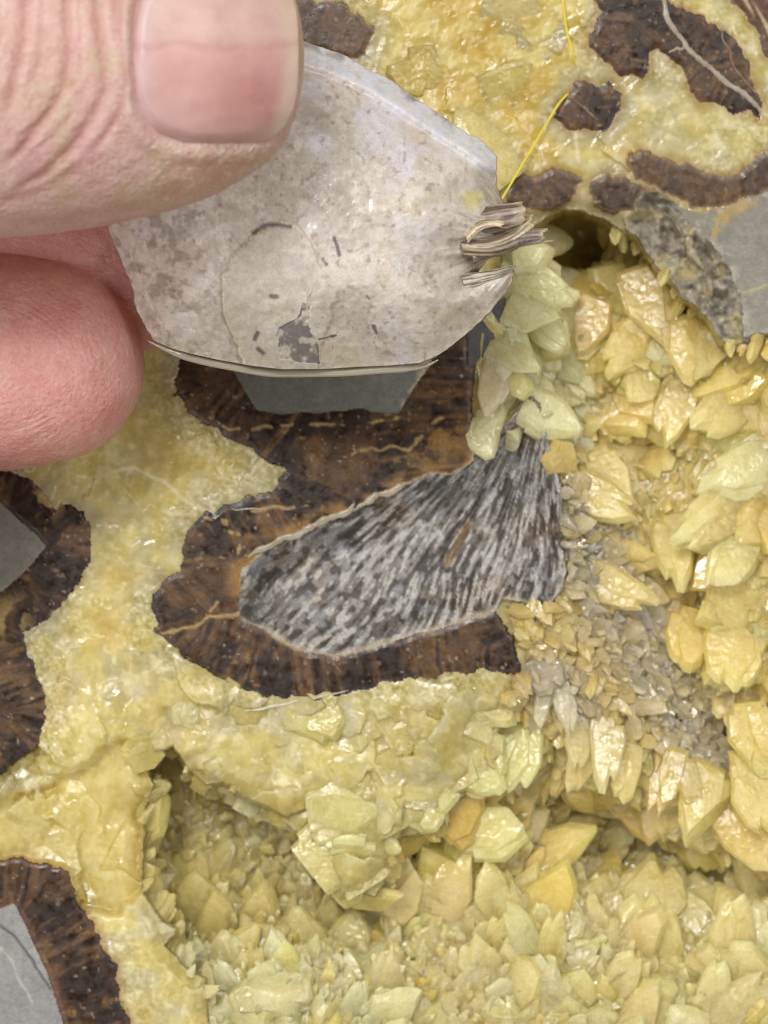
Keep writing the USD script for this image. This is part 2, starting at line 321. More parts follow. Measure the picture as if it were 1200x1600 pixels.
VEINS = [[(42,1000),(20,985),(-20,975)], [(0,1252),(70,1226),(135,1199),(190,1152)], [(128,768),(165,740),(210,730),(255,752),(300,792),(345,812)], [(255,798),(305,805)],
         [(330,640),(355,670),(420,660),(500,662)], [(860,170),(900,205),(905,250)], [(835,225),(850,255)], [(1115,195),(1120,215)]]
def col_calcite(x, y):
    p = np.stack([x, y], -1)
    _, i = ctree.query(p); _, j = ftree.query(p)
    n = N(x, y, 180, 20, 3); n2 = N(x, y, 45, 21, 3); n3 = N(x, y, 12, 22, 2)
    c = mixc((205, 190, 118), (222, 205, 122), ss(.35, .65, n + .10 * ctone[i]))
    c = mixc(c, (196, 186, 142), ss(.42, .85, n2 + .05 * ctone[i] + .04 * ftone[j]) * .75)
    c = mixc(c, (232, 220, 160), ss(.60, .72, n3 + .07 * ftone[j]) * .7)
    c = mixc(c, (212, 184, 98), ss(.5, .85, N(x, y, 90, 23, 2) + .06 * ctone[i]) * .65)
    # amber, smooth calcite at the top between the shell and the brown band
    top = ss(330, 240, y) * ss(520, 640, x) * ss(1010, 900, x)
    c = mixc(c, mixc((218, 186, 84), (226, 206, 116), ss(.35, .65, N(x, y, 70, 24, 2) + .1 * ctone[i])), top * .85)
    db = samp(DOUT[2], x, y)
    pale = ss(45, 5, db) * (.35 + .65 * ss(.4, .6, N(x, y, 60, 25, 2))) * ss(1160, 1000, y + .3 * x)
    c = mixc(c, (188, 180, 140), pale * .8)
    stc = fbm(np.stack([ndimage_near_x(x, y) / 5, ndimage_near_y(x, y) / 5, db / 50], -1), 3, 29)
    comb = ss(75, 8, db) * ss(.35, .6, N(x, y, 80, 31, 2) + .25 * ss(1000, 1080, y))
    c = mixc(c, (234, 224, 172), ss(.50, .66, stc) * comb * .75)
    c = mixc(c, (176, 164, 108), ss(.48, .34, stc) * comb * .75)
    halo = ss(16, 0, db) * np.maximum(ss(700, 850, x) * ss(420, 300, y), ss(1300, 1340, y) * ss(260, 200, x))
    c = mixc(c, (176, 130, 66), halo * .45)
    shell_shade = 0
    wv = 7 * (N(x, y, 30, 26, 2) - .5)
    for k, v in enumerate(VEINS):
        d, t = polyd(v, x + wv, y - wv)
        c = mixc(c, (236, 224, 178), ss(5, 1, d) * .8)
    c = mixc(c, (220, 200, 116), samp(SHELF, x, y) * .5)
    c = c * .985 + np.array([1, 1, 3])
    return lin(np.clip(c, 0, 250))

def col_cavity(x, y):
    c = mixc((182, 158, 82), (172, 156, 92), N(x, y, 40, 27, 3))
    g = ss(.46, .58, N(x, y, 50, 28, 3) + .16 * np.exp(-((polyd(GREY, x, y)[0]) / 48) ** 2) - .04) * np.exp(-((polyd(GREY, x, y)[0]) / 75) ** 2)
    return lin(mixc(c, (128, 124, 112), g))
GREY = [(905,800),(915,880),(965,960),(1030,1060),(1080,1130),(1110,1170)]
GREY2 = [(850,1050),(890,1080),(910,1120)]

def col_brown(x, y, sub):
    bx, by = samp(NEARB[0].astype(float), x, y, 0), samp(NEARB[1].astype(float), x, y, 0)
    di = samp(DIN[2], x, y)
    # the nearest edge point gives fibres that run across the band
    ddx = ndimage_near_x(x, y); ddy = ndimage_near_y(x, y)
    pl = BROWNS[sub] + BROWNS[sub][:1]
    ln = np.hypot(*np.diff(np.array(pl, float), axis=0).T).sum()
    _, tt = polyd(pl, x + 5 * (N(x, y, 16, 67, 2) - .5), y + 5 * (N(x, y, 16, 68, 2) - .5))
    tt = tt * ln
    st = .55 * fbm(np.stack([tt / 6.5, di / 55, 0 * x], -1), 3, 50) + .2 * fbm(np.stack([tt / 22, di / 120, 0 * x + 5], -1), 2, 47) + .25 * fbm(np.stack([x / 14, y / 14, 0 * x], -1), 4, 69)
    p = np.stack([x, y], -1)
    d2, jj = ftree.query(p, k=2)
    rim = ss(2.6, .4, d2[:, 1] - d2[:, 0])
    n = N(x, y, 60, 51, 3)
    c = mixc((42, 30, 23), (96, 70, 45), ss(.40, .60, n * .3 + st * .7))
    c = mixc(c, (134, 100, 62), ss(.53, .68, st * .7 + .3 * N(x, y, 22, 52, 3)) * .55)
    c = c * (1 + .04 * ftone[jj[:, 0]])[:, None]
    c = mixc(c, (112, 88, 62), rim * .2 * ss(.4, .6, N(x, y, 80, 53, 2)))
    # pale crystals and specks
    c = mixc(c, (178, 152, 108), ss(.74, .9, N(x, y, 9, 54, 3)) * .55)
    c = mixc(c, (212, 200, 168), ss(.84, .92, N(x, y, 7, 55, 2)) * .6)
    # tan band inside the loop next to the imprint
    d3 = samp(DOUT[3], x, y)
    if sub == 0:
        tan = ss(34, 4, d3) * ss(.40, .58, N(x, y, 34, 56, 3)) * ss(1000, 900, y)
        c = mixc(c, (168, 128, 70), tan * .85)
        c = mixc(c, (206, 186, 146), ss(7, 1, d3 + 4 * (N(x, y, 18, 65, 2) - .5)) * ss(.3, .6, N(x, y, 50, 66, 2)) * .8)
        gold = np.exp(-(((x - 690) / 55) ** 2 + ((y - 690) / 42) ** 2)) + .8 * np.exp(-(((x - 385) / 30) ** 2 + ((y - 835) / 24) ** 2)) + .7 * np.exp(-(((x - 340) / 40) ** 2 + ((y - 690) / 25) ** 2))
        c = mixc(c, (160, 122, 66), np.clip(gold, 0, 1) * ss(.38, .56, N(x, y, 20, 57, 3)) * .9)
        for v in ([(318,805),(350,815),(380,845),(372,865)], [(345,870),(358,885),(376,892)], [(250,985),(290,985),(330,965),(375,960)], [(330,955),(345,935),(380,930)], [(330,655),(360,670),(410,668),(470,664),(560,662),(620,655),(640,630)], [(395,800),(440,795),(480,790)], [(540,715),(580,700),(640,700),(690,650)]):
            d, t = polyd(v, x + 10 * (N(x, y, 18, 58, 2) - .5), y + 10 * (N(x, y, 18, 59, 2) - .5))
            c = mixc(c, (198, 168, 112), ss(4.5, 1, d) * ss(.3, .5, N(x, y, 16, 60, 2)) * .8)
    if sub in (3, 4, 5, 9) or sub == 2:
        c = mixc(c, (116, 68, 34), ss(26, 0, di) * ss(.2, .9, N(x, y, 24, 61, 2)) * .65)
    if sub in (6, 7, 8, 10):
        c = mixc(c, (112, 86, 62), .45 + 0 * x)
        c = mixc(c, (190, 160, 112), ss(8, 1, di) * .4)
    if sub == 9:
        st2 = fbm(np.stack([(x * .85 - y * .5) / 9, (x * .5 + y * .85) / 130, 0 * x], -1), 3, 62)
        c = mixc((96, 66, 44), (188, 172, 138), ss(.38, .62, st2))
    if sub == 1:
        c = mixc(c, (176, 150, 98), ss(.5, .62, N(x, y, 22, 63, 3)) * ss(60, 10, np.hypot(x - 12, y - 970)) + ss(.5, .62, N(x, y, 16, 64, 3)) * ss(46, 10, np.hypot(x - 75, y - 782)))
    return lin(np.clip(c * .95, 5, 250))

_, _idx = ndimage.distance_transform_edt(rreg == 2, return_indices=True)
_nx, _ny = rx[_idx[1]], ry[_idx[0]]
def ndimage_near_x(x, y): return samp(_nx, x, y, 0)
def ndimage_near_y(x, y): return samp(_ny, x, y, 0)

def col_imprint(x, y):
    th, r = fibre(x, y)
    a = fbm(np.stack([th * 54, r / 80, 0 * r], -1), 4, 70)
    b = fbm(np.stack([th * 72, r / 24, 0 * r + 3], -1), 3, 71)
    n = N(x, y, 80, 72, 3)
    c = mixc((98, 93, 86), (150, 145, 138), ss(.38, .62, a * .8 + n * .2))
    c = mixc(c, (128, 106, 80), ss(.42, .75, N(x, y, 55, 73, 3)) * .6)
    c = mixc(c, (142, 146, 152), ss(.52, .66, N(x, y, 40, 74, 3)) * .5)
    fleck = ss(.55, .62, b * .8 + .2 * N(x, y, 7, 75, 2))
    c = mixc(c, (206, 202, 194), fleck * .75)
    c = mixc(c, (54, 48, 43), ss(.45, .36, b * .7 + .3 * N(x, y, 10, 76, 2)) * .7)
    d, t = polyd([(728,820),(716,850),(698,880)], x, y)
    c = mixc(c, (128, 92, 46), ss(9, 1, d + 8 * (N(x, y, 10, 77, 3) - .5)) * .7)
    di = samp(DIN[3], x, y)
    low = ss(12, 3, di) * ss(940, 985, y + .16 * x - 60)
    c = mixc(c, (182, 172, 150), low * .7)
    c = mixc(c, (70, 70, 68), ss(40, 0, np.hypot(x - 690, (y - 765) * 1.2)) * .5 + ss(60, 0, np.hypot(x - 392, (y - 950))) * .4)
    return lin(c)

def col_lime(x, y, sub):
    base = [(112, 113, 106), (130, 127, 116), (150, 149, 146), (138, 134, 120), (86, 84, 83)][sub]
    n = N(x, y, 120, 80, 3); n2 = N(x, y, 5, 81, 2)
    c = np.asarray(base) * (1 + .16 * (n - .5) + .16 * (n2 - .5))[..., None]
    if sub == 3:
        d, t = polyd([(1158,458),(1180,452),(1215,440)], x, y)
        c = mixc(c, (182, 168, 128), ss(3.5, 1, d) * .7)
        c = mixc(c, (190, 184, 164), ss(18, 0, samp(DIN[4], x, y)) * ss(.45, .6, N(x, y, 12, 82, 3)) * .6)
        d, t = polyd([(1102,372),(1140,330),(1175,312)], x, y)
        c = mixc(c, (170, 145, 95), ss(16, 4, d) * ss(.4, .6, N(x, y, 14, 83, 2)))
    if sub == 2:
        d, t = polyd([(0,1446),(22,1462),(45,1492),(62,1520),(78,1545)], x + 3 * (N(x, y, 12, 84, 2) - .5), y)
        c = mixc(c, (86, 82, 78), ss(3.2, 1, d) * .8)
        d, t = polyd([(0,1480),(18,1500),(30,1530),(50,1565)], x + 4 * (N(x, y, 12, 85, 2) - .5), y)
        c = mixc(c, (186, 184, 178), ss(3, 1, d) * .6)
    if sub == 0:
        d, t = polyd([(668,575),(655,605),(640,632)], x + 6 * (N(x, y, 14, 86, 2) - .5), y)
        c = mixc(c, (176, 164, 136), ss(18, 6, d) * ss(.35, .5, N(x, y, 18, 87, 3)))
        c = mixc(c, (60, 52, 42), ss(7, 0, samp(DIN[4], x, y)) * ss(635, 648, y) * .6)
    return lin(c)

def col_crumb(x, y):
    n = N(x, y, 30, 90, 4); n2 = N(x, y, 7, 91, 3)
    c = mixc((92, 84, 70), (168, 160, 140), ss(.28, .72, .5 * n + .5 * n2))
    c = mixc(c, (196, 178, 120), ss(.6, .85, N(x, y, 24, 92, 3)) * .6)
    c = mixc(c, (206, 200, 182), ss(.7, .9, n2) * .6)
    return lin(c)

# --- mesh of the slab surface, fine inside the frame, coarse beyond
G = 2.0
def axis(lo, hi):
    c0 = np.arange(-700, lo, 16.0); c1 = np.arange(hi + 16, hi + 700, 16.0)
    return np.r_[c0, np.arange(lo, hi + .1, G), c1]
xs, ys = axis(-60, 1260), axis(-60, 1660)
X, Y = np.meshgrid(xs, ys)
xc, yc = (X[1:, 1:] + X[:-1, :-1]) / 2, (Y[1:, 1:] + Y[:-1, :-1]) / 2
creg, csub = classify(xc, yc)
# drop specks of a region
for r in range(6):
    lab, nl = ndimage.label(creg == r)
    if nl > 1:
        cnt = np.bincount(lab.ravel()); small = (cnt < 60)[lab] & (lab > 0)
        if small.any():
            _, ii = ndimage.distance_transform_edt(small, return_indices=True)
            creg = creg[ii[0], ii[1]]; csub = csub[ii[0], ii[1]]
vreg = creg[np.minimum(np.arange(len(ys)), creg.shape[0] - 1)][:, np.minimum(np.arange(len(xs)), creg.shape[1] - 1)]
Z = height(X.ravel(), Y.ravel(), vreg.ravel()).reshape(X.shape)
# soften one-cell teeth along region steps, keep the grain inside
Zb = ndimage.gaussian_filter(Z, .6); Z = .35 * Z + .65 * Zb
V = W(X, Y, Z)
du = np.gradient(V, axis=1); dv = np.gradient(V, axis=0)
NRM = np.cross(dv, du); NRM /= np.linalg.norm(NRM, axis=-1, keepdims=True)
V = V.reshape(-1, 3); NRM = NRM.reshape(-1, 3)
nx_ = len(xs)
ids = np.arange(len(ys) * nx_).reshape(len(ys), nx_)
quad = np.stack([ids[:-1, :-1], ids[1:, :-1], ids[1:, 1:], ids[:-1, 1:]], -1)
XF, YF = X.ravel(), Y.ravel()

slab = thing("crystal_slab", "cut slab of yellow calcite crystal and dark brown bands under the hand", "mineral slab", kind="thing")
SLAB = "/World/crystal_slab"
def region_part(name, sel, colf, m, label=None):
    q = quad[sel]
    f = np.vstack([q[:, [0, 1, 2]], q[:, [0, 2, 3]]])
    u, inv = np.unique(f, return_inverse=True)
    prim = obj(name, V[u], inv.reshape(-1, 3), m, SLAB, col=colf(XF[u], YF[u]), normals=NRM[u])
    tag(prim, label)
    return prim

region_part("cut_calcite", creg == 0, col_calcite, M_cut)
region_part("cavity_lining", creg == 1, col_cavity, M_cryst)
brown_label = {0: "dark brown ring round the grey fibrous fossil", 1: "dark brown patch at the left edge below the fingertip", 2: "dark brown band in the lower left corner", 5: "small round brown spot at the upper right"}
for k in range(len(BROWNS)):
    s = (creg == 2) & (csub == k)
    if s.sum() > 40: region_part("brown_band", s, lambda x, y, k=k: col_brown(x, y, k), M_brown, brown_label.get(k))
region_part("fossil_imprint", creg == 3, col_imprint, M_fossil)
for k in range(len(LIMES)):
    s = (creg == 4) & (csub == k)
    if s.sum() > 40: region_part("grey_limestone", s, lambda x, y, k=k: col_lime(x, y, k), M_lime)
region_part("crumbling_ledge", creg == 5, col_crumb, M_crumb)
# sides and underside of the slab
bx0, bx1, by0, by1 = xs[0], xs[-1], ys[0], ys[-1]
ring = np.r_[ids[0, :], ids[1:, -1], ids[-1, -2::-1], ids[-2:0:-1, 0]]
top = V[ring]; low = top.copy(); low[:, 2] = -.028
k = len(ring); a = np.arange(k); b = (a + 1) % k
sv = np.vstack([top, low, low.mean(0)[None]])
sf = np.vstack([np.stack([a, b, k + a], 1), np.stack([b, k + b, k + a], 1), np.stack([k + a, k + b, np.full(k, 2 * k)], 1)])
obj("rough_side", sv, sf[:, ::-1], M_crumb, SLAB, col=lin((120, 112, 98)))

# --- veins that stand proud
def vein(pts, r, c, z=.06, n=60, seed=0, flat=.5):
    p = smooth_line(pts, n); rg = np.random.default_rng(seed)
    p[:, 0] += ndimage.gaussian_filter1d(rg.normal(0, 5, n), 2); p[:, 1] += ndimage.gaussian_filter1d(rg.normal(0, 5, n), 2)
    v, f = tube(W(p[:, 0], p[:, 1], z), r / 1000 * (.7 + .6 * rg.random(n)) * np.r_[np.linspace(.3, 1, 6), np.ones(n - 12), np.linspace(1, .3, 6)], 7, flat)
    return obj("pale_vein", v, f, M_cut, SLAB, col=lin(c), smooth=True)
vein([(1034,-30),(1040,20),(1056,50),(1080,78),(1102,102),(1140,130),(1179,162),(1196,182)], .22, (206, 190, 160), seed=1)
vein([(1046,80),(1060,76),(1072,74)], .12, (196, 178, 140), n=20, seed=2)
vein([(1128,45),(1140,85),(1158,120),(1180,150)], .10, (160, 120, 84), n=30, seed=3)
vein([(382,1112),(430,1103),(480,1094),(520,1085),(548,1078)], .10, (232, 222, 190), z=.12, n=30, seed=4)
vein([(890,152),(905,165),(920,178),(938,192)], .12, (150, 130, 108), n=20, seed=5)
vein([(1036,300),(1052,330),(1066,362),(1080,390),(1098,420)], .35, (176, 160, 128), z=-.6, n=30, seed=6, flat=1)
vein([(362,800),(390,798),(418,794)], .07, (222, 212, 188), z=.12, n=20, seed=7)
vein([(395,872),(440,842),(478,826),(520,806),(560,790)], .28, (206, 190, 156), z=.05, n=40, seed=8)
vein([(560,792),(600,772),(640,752)], .3, (214, 198, 164), z=.0, n=24, seed=9)

# ------------------------------------------------------------------ crystals
def blade(rg):
    """hull points of one flat-faced, pointed calcite blade: tip at +z 1, width about 1, broad faces along y"""
    j = lambda k=.05: rg.normal(0, k)
    sh = rg.uniform(-.1, .35); w3 = rg.uniform(.16, .34)
    half = [(.38, -.5), (.5, sh), (w3, rg.uniform(.66, .8))]
    out = np.array([(-x + j(.04), z + j(.05)) for x, z in half] + [(j(.06) - .03, .98), (j(.06) + .03, 1.0)] + [(x + j(.04), z + j(.05)) for x, z in half[::-1]])
    c = np.array([j(.05), .12]); P = [(x, j(.04), z) for x, z in out]
    for s_ in (1, -1):
        k = rg.uniform(.74, .9); tilt = rg.normal(0, .16, 2)
        q = c + (out - c) * k
        P += [(x, s_ * (.5 + tilt[0] * x + tilt[1] * z - .25 * max(z - .4, 0)), z) for x, z in q]
        if rg.random() < .4:
            P += [(c[0], s_ * .62, -.3), (c[0] + j(.15), s_ * .60, .3)]
    return np.array(P)
def petal(rg):
    """a rounder, smoother blade"""
    j = lambda k=.03: rg.normal(0, k)
    e = rg.uniform(1.5, 2.2); P = []
    for s_, yy, k in ((1, .5, .62), (1, .3, .88), (1, 0, 1.0), (-1, .3, .88), (-1, .5, .6)):
        for z in (-.5, -.2, .1, .38, .62, .82, .95):
            w = .5 * max(1 - max(z - .05, 0) ** e / 1.0, .0) * (1 if z > 0 else .9)
            for x in (-w * k + j(.015), w * k + j(.015)):
                P.append((x, s_ * yy * (1 - .45 * max(z - .3, 0)), -.5 + (z + .5) * (.86 + .14 * k)))
    return np.array(P)
def proto(rg, mates, blade=blade):
    """a blade with parallel-grown mates on its sides"""
    parts = [m3.Manifold.hull_points(blade(rg))]
    for _ in range(mates):
        k = rg.uniform(.45, .8); sx_ = rg.choice([-1, 1])
        q = blade(rg) * np.array([k, k * 1.1, k]) + np.array([sx_ * rg.uniform(.18, .38), rg.uniform(-.2, .3), rg.uniform(-.15, .25)])
        parts.append(m3.Manifold.hull_points(q))
    m = m3.Manifold.batch_boolean(parts, m3.OpType.Add)
    if rg.random() < .4:            # a broken tip or flank
        nn = np.array([rg.normal(0, .6), rg.normal(0, .5), -rg.uniform(.3, 1)]); nn /= np.linalg.norm(nn)
        m = m.trim_by_plane(nn.tolist(), float(nn @ np.array([0, 0, rg.uniform(.45, .85)])))
    mm = m.to_mesh()
    return np.array(mm.vert_properties[:, :3]), np.array(mm.tri_verts)
prg = np.random.default_rng(5)
PROTO = [proto(prg, i % 3) for i in range(90)]
PETALS = [proto(prg, 1 + i % 2, petal) for i in range(40)]
PROTO_FINE = [proto(prg, 1 + i % 4) for i in range(120)]

def place(rg, pos, axis, broad, L, wd, thick, fine=False, soft=False):
    """crystal with its base at pos, tip along axis, broad face towards 'broad' (all metres / unit vectors)"""
    lib = PETALS if soft else (PROTO_FINE if fine else PROTO)
    v, f = lib[rg.integers(len(lib))]
    az = axis / np.linalg.norm(axis)
    ay = broad - az * (broad @ az); ay /= np.linalg.norm(ay) + 1e-12
    ax = np.cross(ay, az)
    M = np.stack([ax * wd, ay * thick, az * L])
    # slight curve of the blade
    q = v.copy(); bend = rg.normal(0, .06); q[:, 0] += bend * np.clip(q[:, 2], 0, 1) ** 2
    return pos + q @ M, f

class Crystal:
    __slots__ = ("v", "f", "c", "m", "size")
CR = []
def surf(px, py):
    dmy = np.array([px]), np.array([py])
    z = samp(Zs, *dmy)[0]; gxv, gyv = samp(GX, *dmy)[0], samp(GY, *dmy)[0]
    return z, gxv / S, -gyv / S       # slope in world axes

def add_crystal(rg, px, py, L, wd, thick, dirxy, up, col, glint=False, z=None, broad=None, jit=.0):
    z0 = samp(ZV, np.array([px]), np.array([py]))[0] if z is None else z
    a = np.array([dirxy[0], dirxy[1], up]) + rg.normal(0, jit, 3)
    a /= np.linalg.norm(a)
    br = np.array([-a[0] * .9, -a[1] * .9, 1.0]) + rg.normal(0, .25, 3) if broad is None else broad
    pos = W(px, py, z0)
    v, f = place(rg, pos, a, br, L / 1000, wd / 1000, thick / 1000, L * wd > 5.0, (px < 915 and py < 700 and px > 700) or (px < 610 and 1180 < py < 1500 and px > 225))
    by = br - a * (br @ a); by /= np.linalg.norm(by)
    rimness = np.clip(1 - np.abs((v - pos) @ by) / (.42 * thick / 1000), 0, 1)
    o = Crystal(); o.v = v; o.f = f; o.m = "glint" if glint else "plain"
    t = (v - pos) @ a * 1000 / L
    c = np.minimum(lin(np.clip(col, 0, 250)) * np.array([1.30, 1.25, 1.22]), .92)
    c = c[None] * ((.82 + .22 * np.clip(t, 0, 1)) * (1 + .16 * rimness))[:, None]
    o.c = c; o.size = L * (wd + thick)
    fx, fy = px, py
    o.size *= 1.0 if (-60 < fx < 1260 and -60 < fy < 1660) else .0
    CR.append(o)

# height of the built surface on the raster
ZV = np.where(rreg == 1, DEP * ss(-2, 14, DIN[1]) - .2, 0)
rg = np.random.default_rng(77)

# size of the crystals across the cavities, px (width of a blade)
szp = np.array([(800,520,60),(860,440,60),(780,620,50),(920,430,70),(1000,560,70),(1100,600,62),(1000,680,60),(1180,600,60),(940,760,44),(900,850,26),(960,900,50),(1080,880,62),(1170,900,66),(1150,760,66),(1000,1000,34),(880,1000,20),(870,1080,30),
                (960,1080,22),(1060,1100,20),(1170,1060,66),(1120,1180,22),(1190,1240,56),(1100,1260,46),(1000,1220,38),(920,1180,34),(840,1170,48),(900,1260,50),(1050,1350,60),(1180,1400,60),(780,1280,60),(700,1360,46),(800,1440,48),(900,1430,46),
                (1000,1450,48),(1140,1470,52),(900,1530,42),(1050,1550,36),(760,1550,36),(620,1480,34),(560,1560,40),(420,1540,46),(300,1300,34),(380,1360,28),(350,1440,32),(470,1400,28),(540,1440,30),(640,1400,34),(280,1250,40),(450,1320,26),(1250,1500,60),(600,1700,50),(1300,800,70)], float)
szf = RBFInterpolator(szp[:, :2] / 100, szp[:, 2], kernel="linear", neighbors=12)
DIRP = np.array([(1020,470,95),(1120,600,120),(1180,560,110),(1000,640,100),(1150,760,140),(1180,900,130),(1080,1000,110),(1180,1050,110),(1060,800,120),(1000,760,60),(920,720,10),(920,850,10),(980,920,20),(840,420,-5),(850,500,20),(800,560,70),(780,640,90),(840,620,40),(950,420,80),(940,520,110),
                 (880,1000,50),(960,1040,50),(1050,1100,40),(860,1100,80),(950,1180,85),(1050,1230,90),(1120,1280,95),(1180,1180,80),(1190,1280,80),(820,1180,110),(760,1140,100),(850,1270,-60),(950,1320,-50),(1050,1380,-60),(1170,1400,-80),(760,1290,-40),(700,1370,-70),(780,1430,-80),(900,1450,-80),(1000,1470,-70),(1130,1470,-90),
                 (900,1540,-85),(1050,1560,-70),(1160,1560,-95),(750,1550,-80),(620,1500,-75),(500,1560,-70),(400,1550,-80),(300,1300,-60),(350,1400,-80),(450,1400,-85),(400,1300,-70),(540,1440,-80),(270,1470,-60),(620,1420,-60)], float)
dtree = cKDTree(DIRP[:, :2])
def lean(px, py):
    d, i = dtree.query([px, py], k=4); w = 1 / (d + 15) ** 2
    a = np.radians(DIRP[i, 2]); v = np.array([(w * np.cos(a)).sum(), -(w * np.sin(a)).sum()])
    return v / (np.linalg.norm(v) + 1e-9)
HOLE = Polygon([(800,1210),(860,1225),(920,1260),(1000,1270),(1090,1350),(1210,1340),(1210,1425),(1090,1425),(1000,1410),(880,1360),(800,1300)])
PITS = [(990,692,46,13),(1078,948,26,15),(1145,1142,24,20),(1175,1075,14,12),(905,395,46,52),(935,690,20,10)]
def in_pit(px, py, k=1.0): return any(((px - a) / (c * k)) ** 2 + ((py - b) / (d * k)) ** 2 < 1 for a, b, c, d in PITS)
def ccol(px, py, z):
    h = rg.normal(0, 5); s = rg.normal(0, 6)
    c = np.array([219., 188, 106])                                    # right-hand wall
    if py > 1370 and px > 560: c = np.array([212., 194, 122])
    if px < 600 and py < 1500 and py > 1150: c = np.array([200., 184, 108])
    if px < 600 and py >= 1490: c = np.array([220., 204, 138])
    if px < 915 and py < 700: c = np.array([230., 209, 142])
    if HOLE.contains(shapely.Point(px, py)): c = np.array([170., 154, 92])  # olive clear crystals, darkened further: the hole's deep shadow is partly in the colour
    g = math.exp(-(polyd(GREY, np.array([px]), np.array([py]))[0][0] / 56) ** 2) + .9 * math.exp(-(polyd(GREY2, np.array([px]), np.array([py]))[0][0] / 30) ** 2)
    g = min(1.25 * g, 1) * rg.uniform(.45, .9)
    c = c * (1 - g) + np.array([156., 151, 136]) * g
    if rg.random() < .08: c = c * .6 + np.array([224., 214, 172]) * .4
    if rg.random() < .10: c = c * np.array([.99, .955, .80])
    return c * np.array([1.03, 1.045, 1.08]) + np.array([h + s * .4, h + s * .2, h - s * .5])

# hand-placed large crystals: px, py of the base, direction in the picture (deg, 0 right, 90 down), length px, width px, up, lift mm, colour
BIG = [(835,405,-5,45,62,.5,-.6,(232,213,150)),(845,455,8,66,66,.45,-.6,(232,213,150)),(830,500,25,62,66,.5,-.2,(232,213,150)),(852,520,50,50,50,.35,-1.4,(232,213,150)),(870,515,65,40,36,.3,-2,(218,204,140)),
       (812,545,75,48,44,.5,0,(232,213,150)),(790,570,85,40,44,.6,.1,(218,208,166)),(808,600,50,46,46,.55,0,(220,204,130)),(770,600,100,60,50,.5,.1,(198,190,150)),(800,560,20,55,50,.7,.1,(232,213,150)),
       (925,505,110,60,70,.7,-5.2,(210,184,108)),(1010,470,70,90,80,.6,-5,(210,186,110)),(1070,540,85,72,80,.6,-3.8,(212,188,110)),(990,545,140,70,70,.6,-4.8,(212,186,106)),(1110,540,120,64,70,.6,-3.6,(208,190,116)),
       (1010,600,95,60,66,.6,-4.8,(210,186,108)),(1060,640,100,66,70,.7,-4.4,(212,188,112)),(1130,640,150,70,72,.8,-4.2,(214,192,122)),(930,780,20,80,64,.5,-3,(208,190,112)),(950,740,60,70,60,.6,-4,(206,188,110)),
       (960,910,25,88,66,.35,-2.6,(204,190,118)),(985,870,10,60,56,.4,-4,(206,186,106)),(1060,850,90,80,72,.7,-4.5,(214,192,116)),(1120,800,150,90,72,.8,-3,(216,196,122)),(1150,880,120,80,80,.8,-2.6,(216,194,118)),(1080,990,100,66,76,.6,-5,(206,180,92)),(1150,1010,100,70,84,.8,-3.4,(212,186,98)),(1120,960,140,60,64,.7,-3.6,(212,188,104)),
       (850,1085,95,60,34,.35,-1.6,(184,182,150)),(880,1095,85,66,36,.35,-1.6,(188,186,152)),(835,1120,100,44,34,.3,-2.6,(180,174,128)),(900,1150,95,62,40,.35,-2.2,(196,184,118)),(945,1165,88,86,52,.35,-2,(204,192,130)),(905,1190,110,60,42,.3,-3,(200,184,112)),(985,1200,95,64,46,.4,-2.8,(204,186,108)),(1050,1215,105,74,48,.4,-2.6,(206,188,112)),(1080,1230,80,70,50,.4,-2.4,(208,190,114)),(1095,1260,100,108,80,.35,-2.6,(212,190,112)),(1030,1230,110,54,42,.3,-3.4,(204,182,106)),
       (1175,1150,80,70,70,.6,-2.2,(216,188,104)),(1180,1230,75,90,76,.5,-2,(216,190,110)),(1150,1300,60,90,80,.3,-3.4,(208,186,108)),
       (800,1175,110,80,80,.4,-3,(222,208,134)),(765,1130,100,40,36,.4,-1.6,(206,190,122)),(745,1200,30,60,80,.5,-1.5,(222,208,134)),(770,1290,-20,84,100,.4,-4.2,(220,206,132)),
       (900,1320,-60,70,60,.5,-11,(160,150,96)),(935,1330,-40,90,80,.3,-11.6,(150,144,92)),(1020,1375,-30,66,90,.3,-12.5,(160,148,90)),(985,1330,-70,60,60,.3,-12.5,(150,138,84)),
       (820,1455,-115,64,46,.6,-3.4,(226,204,132)),(640,1395,-60,80,70,.5,-5.6,(208,188,118)),(710,1390,-70,80,66,.5,-5,(210,190,120)),(770,1400,-100,66,60,.5,-4.8,(210,192,120)),(870,1480,-80,80,56,.5,-4,(216,196,116)),(1000,1480,-60,90,70,.5,-5,(214,196,130)),(930,1450,-95,66,44,.4,-5,(212,194,124)),(1150,1470,-90,90,76,.5,-5,(212,194,124)),(1120,1560,-80,70,60,.6,-3.4,(210,192,122)),(960,1540,-75,70,60,.6,-3.2,(210,194,124)),(1000,1590,-60,80,70,.6,-2.8,(210,192,122)),
       (370,1490,-50,70,66,.5,-5.5,(190,180,112)),(335,1440,-80,80,60,.5,-7,(188,176,104)),(410,1420,-80,60,60,.6,-6.8,(190,178,106)),(300,1410,-80,70,70,.6,-7.6,(180,172,108))]
for (px, py, ang, L, wd, up, lift, col) in BIG:
    a = math.radians(ang)
    k = S * (H - lift) / H
    n = math.hypot(1, up)
    add_crystal(rg, px - .15 * L * math.cos(a), py - .15 * L * math.sin(a), L * .98 * k * n, wd * k * .9, wd * k * rg.uniform(.28, .42), (math.cos(a), -math.sin(a)), up * .6, np.array(col, float) * np.array([1.055, 1.03, 1.03]) + rg.normal(0, 4), z=lift + .3, jit=.06, glint=rg.random() < .04)
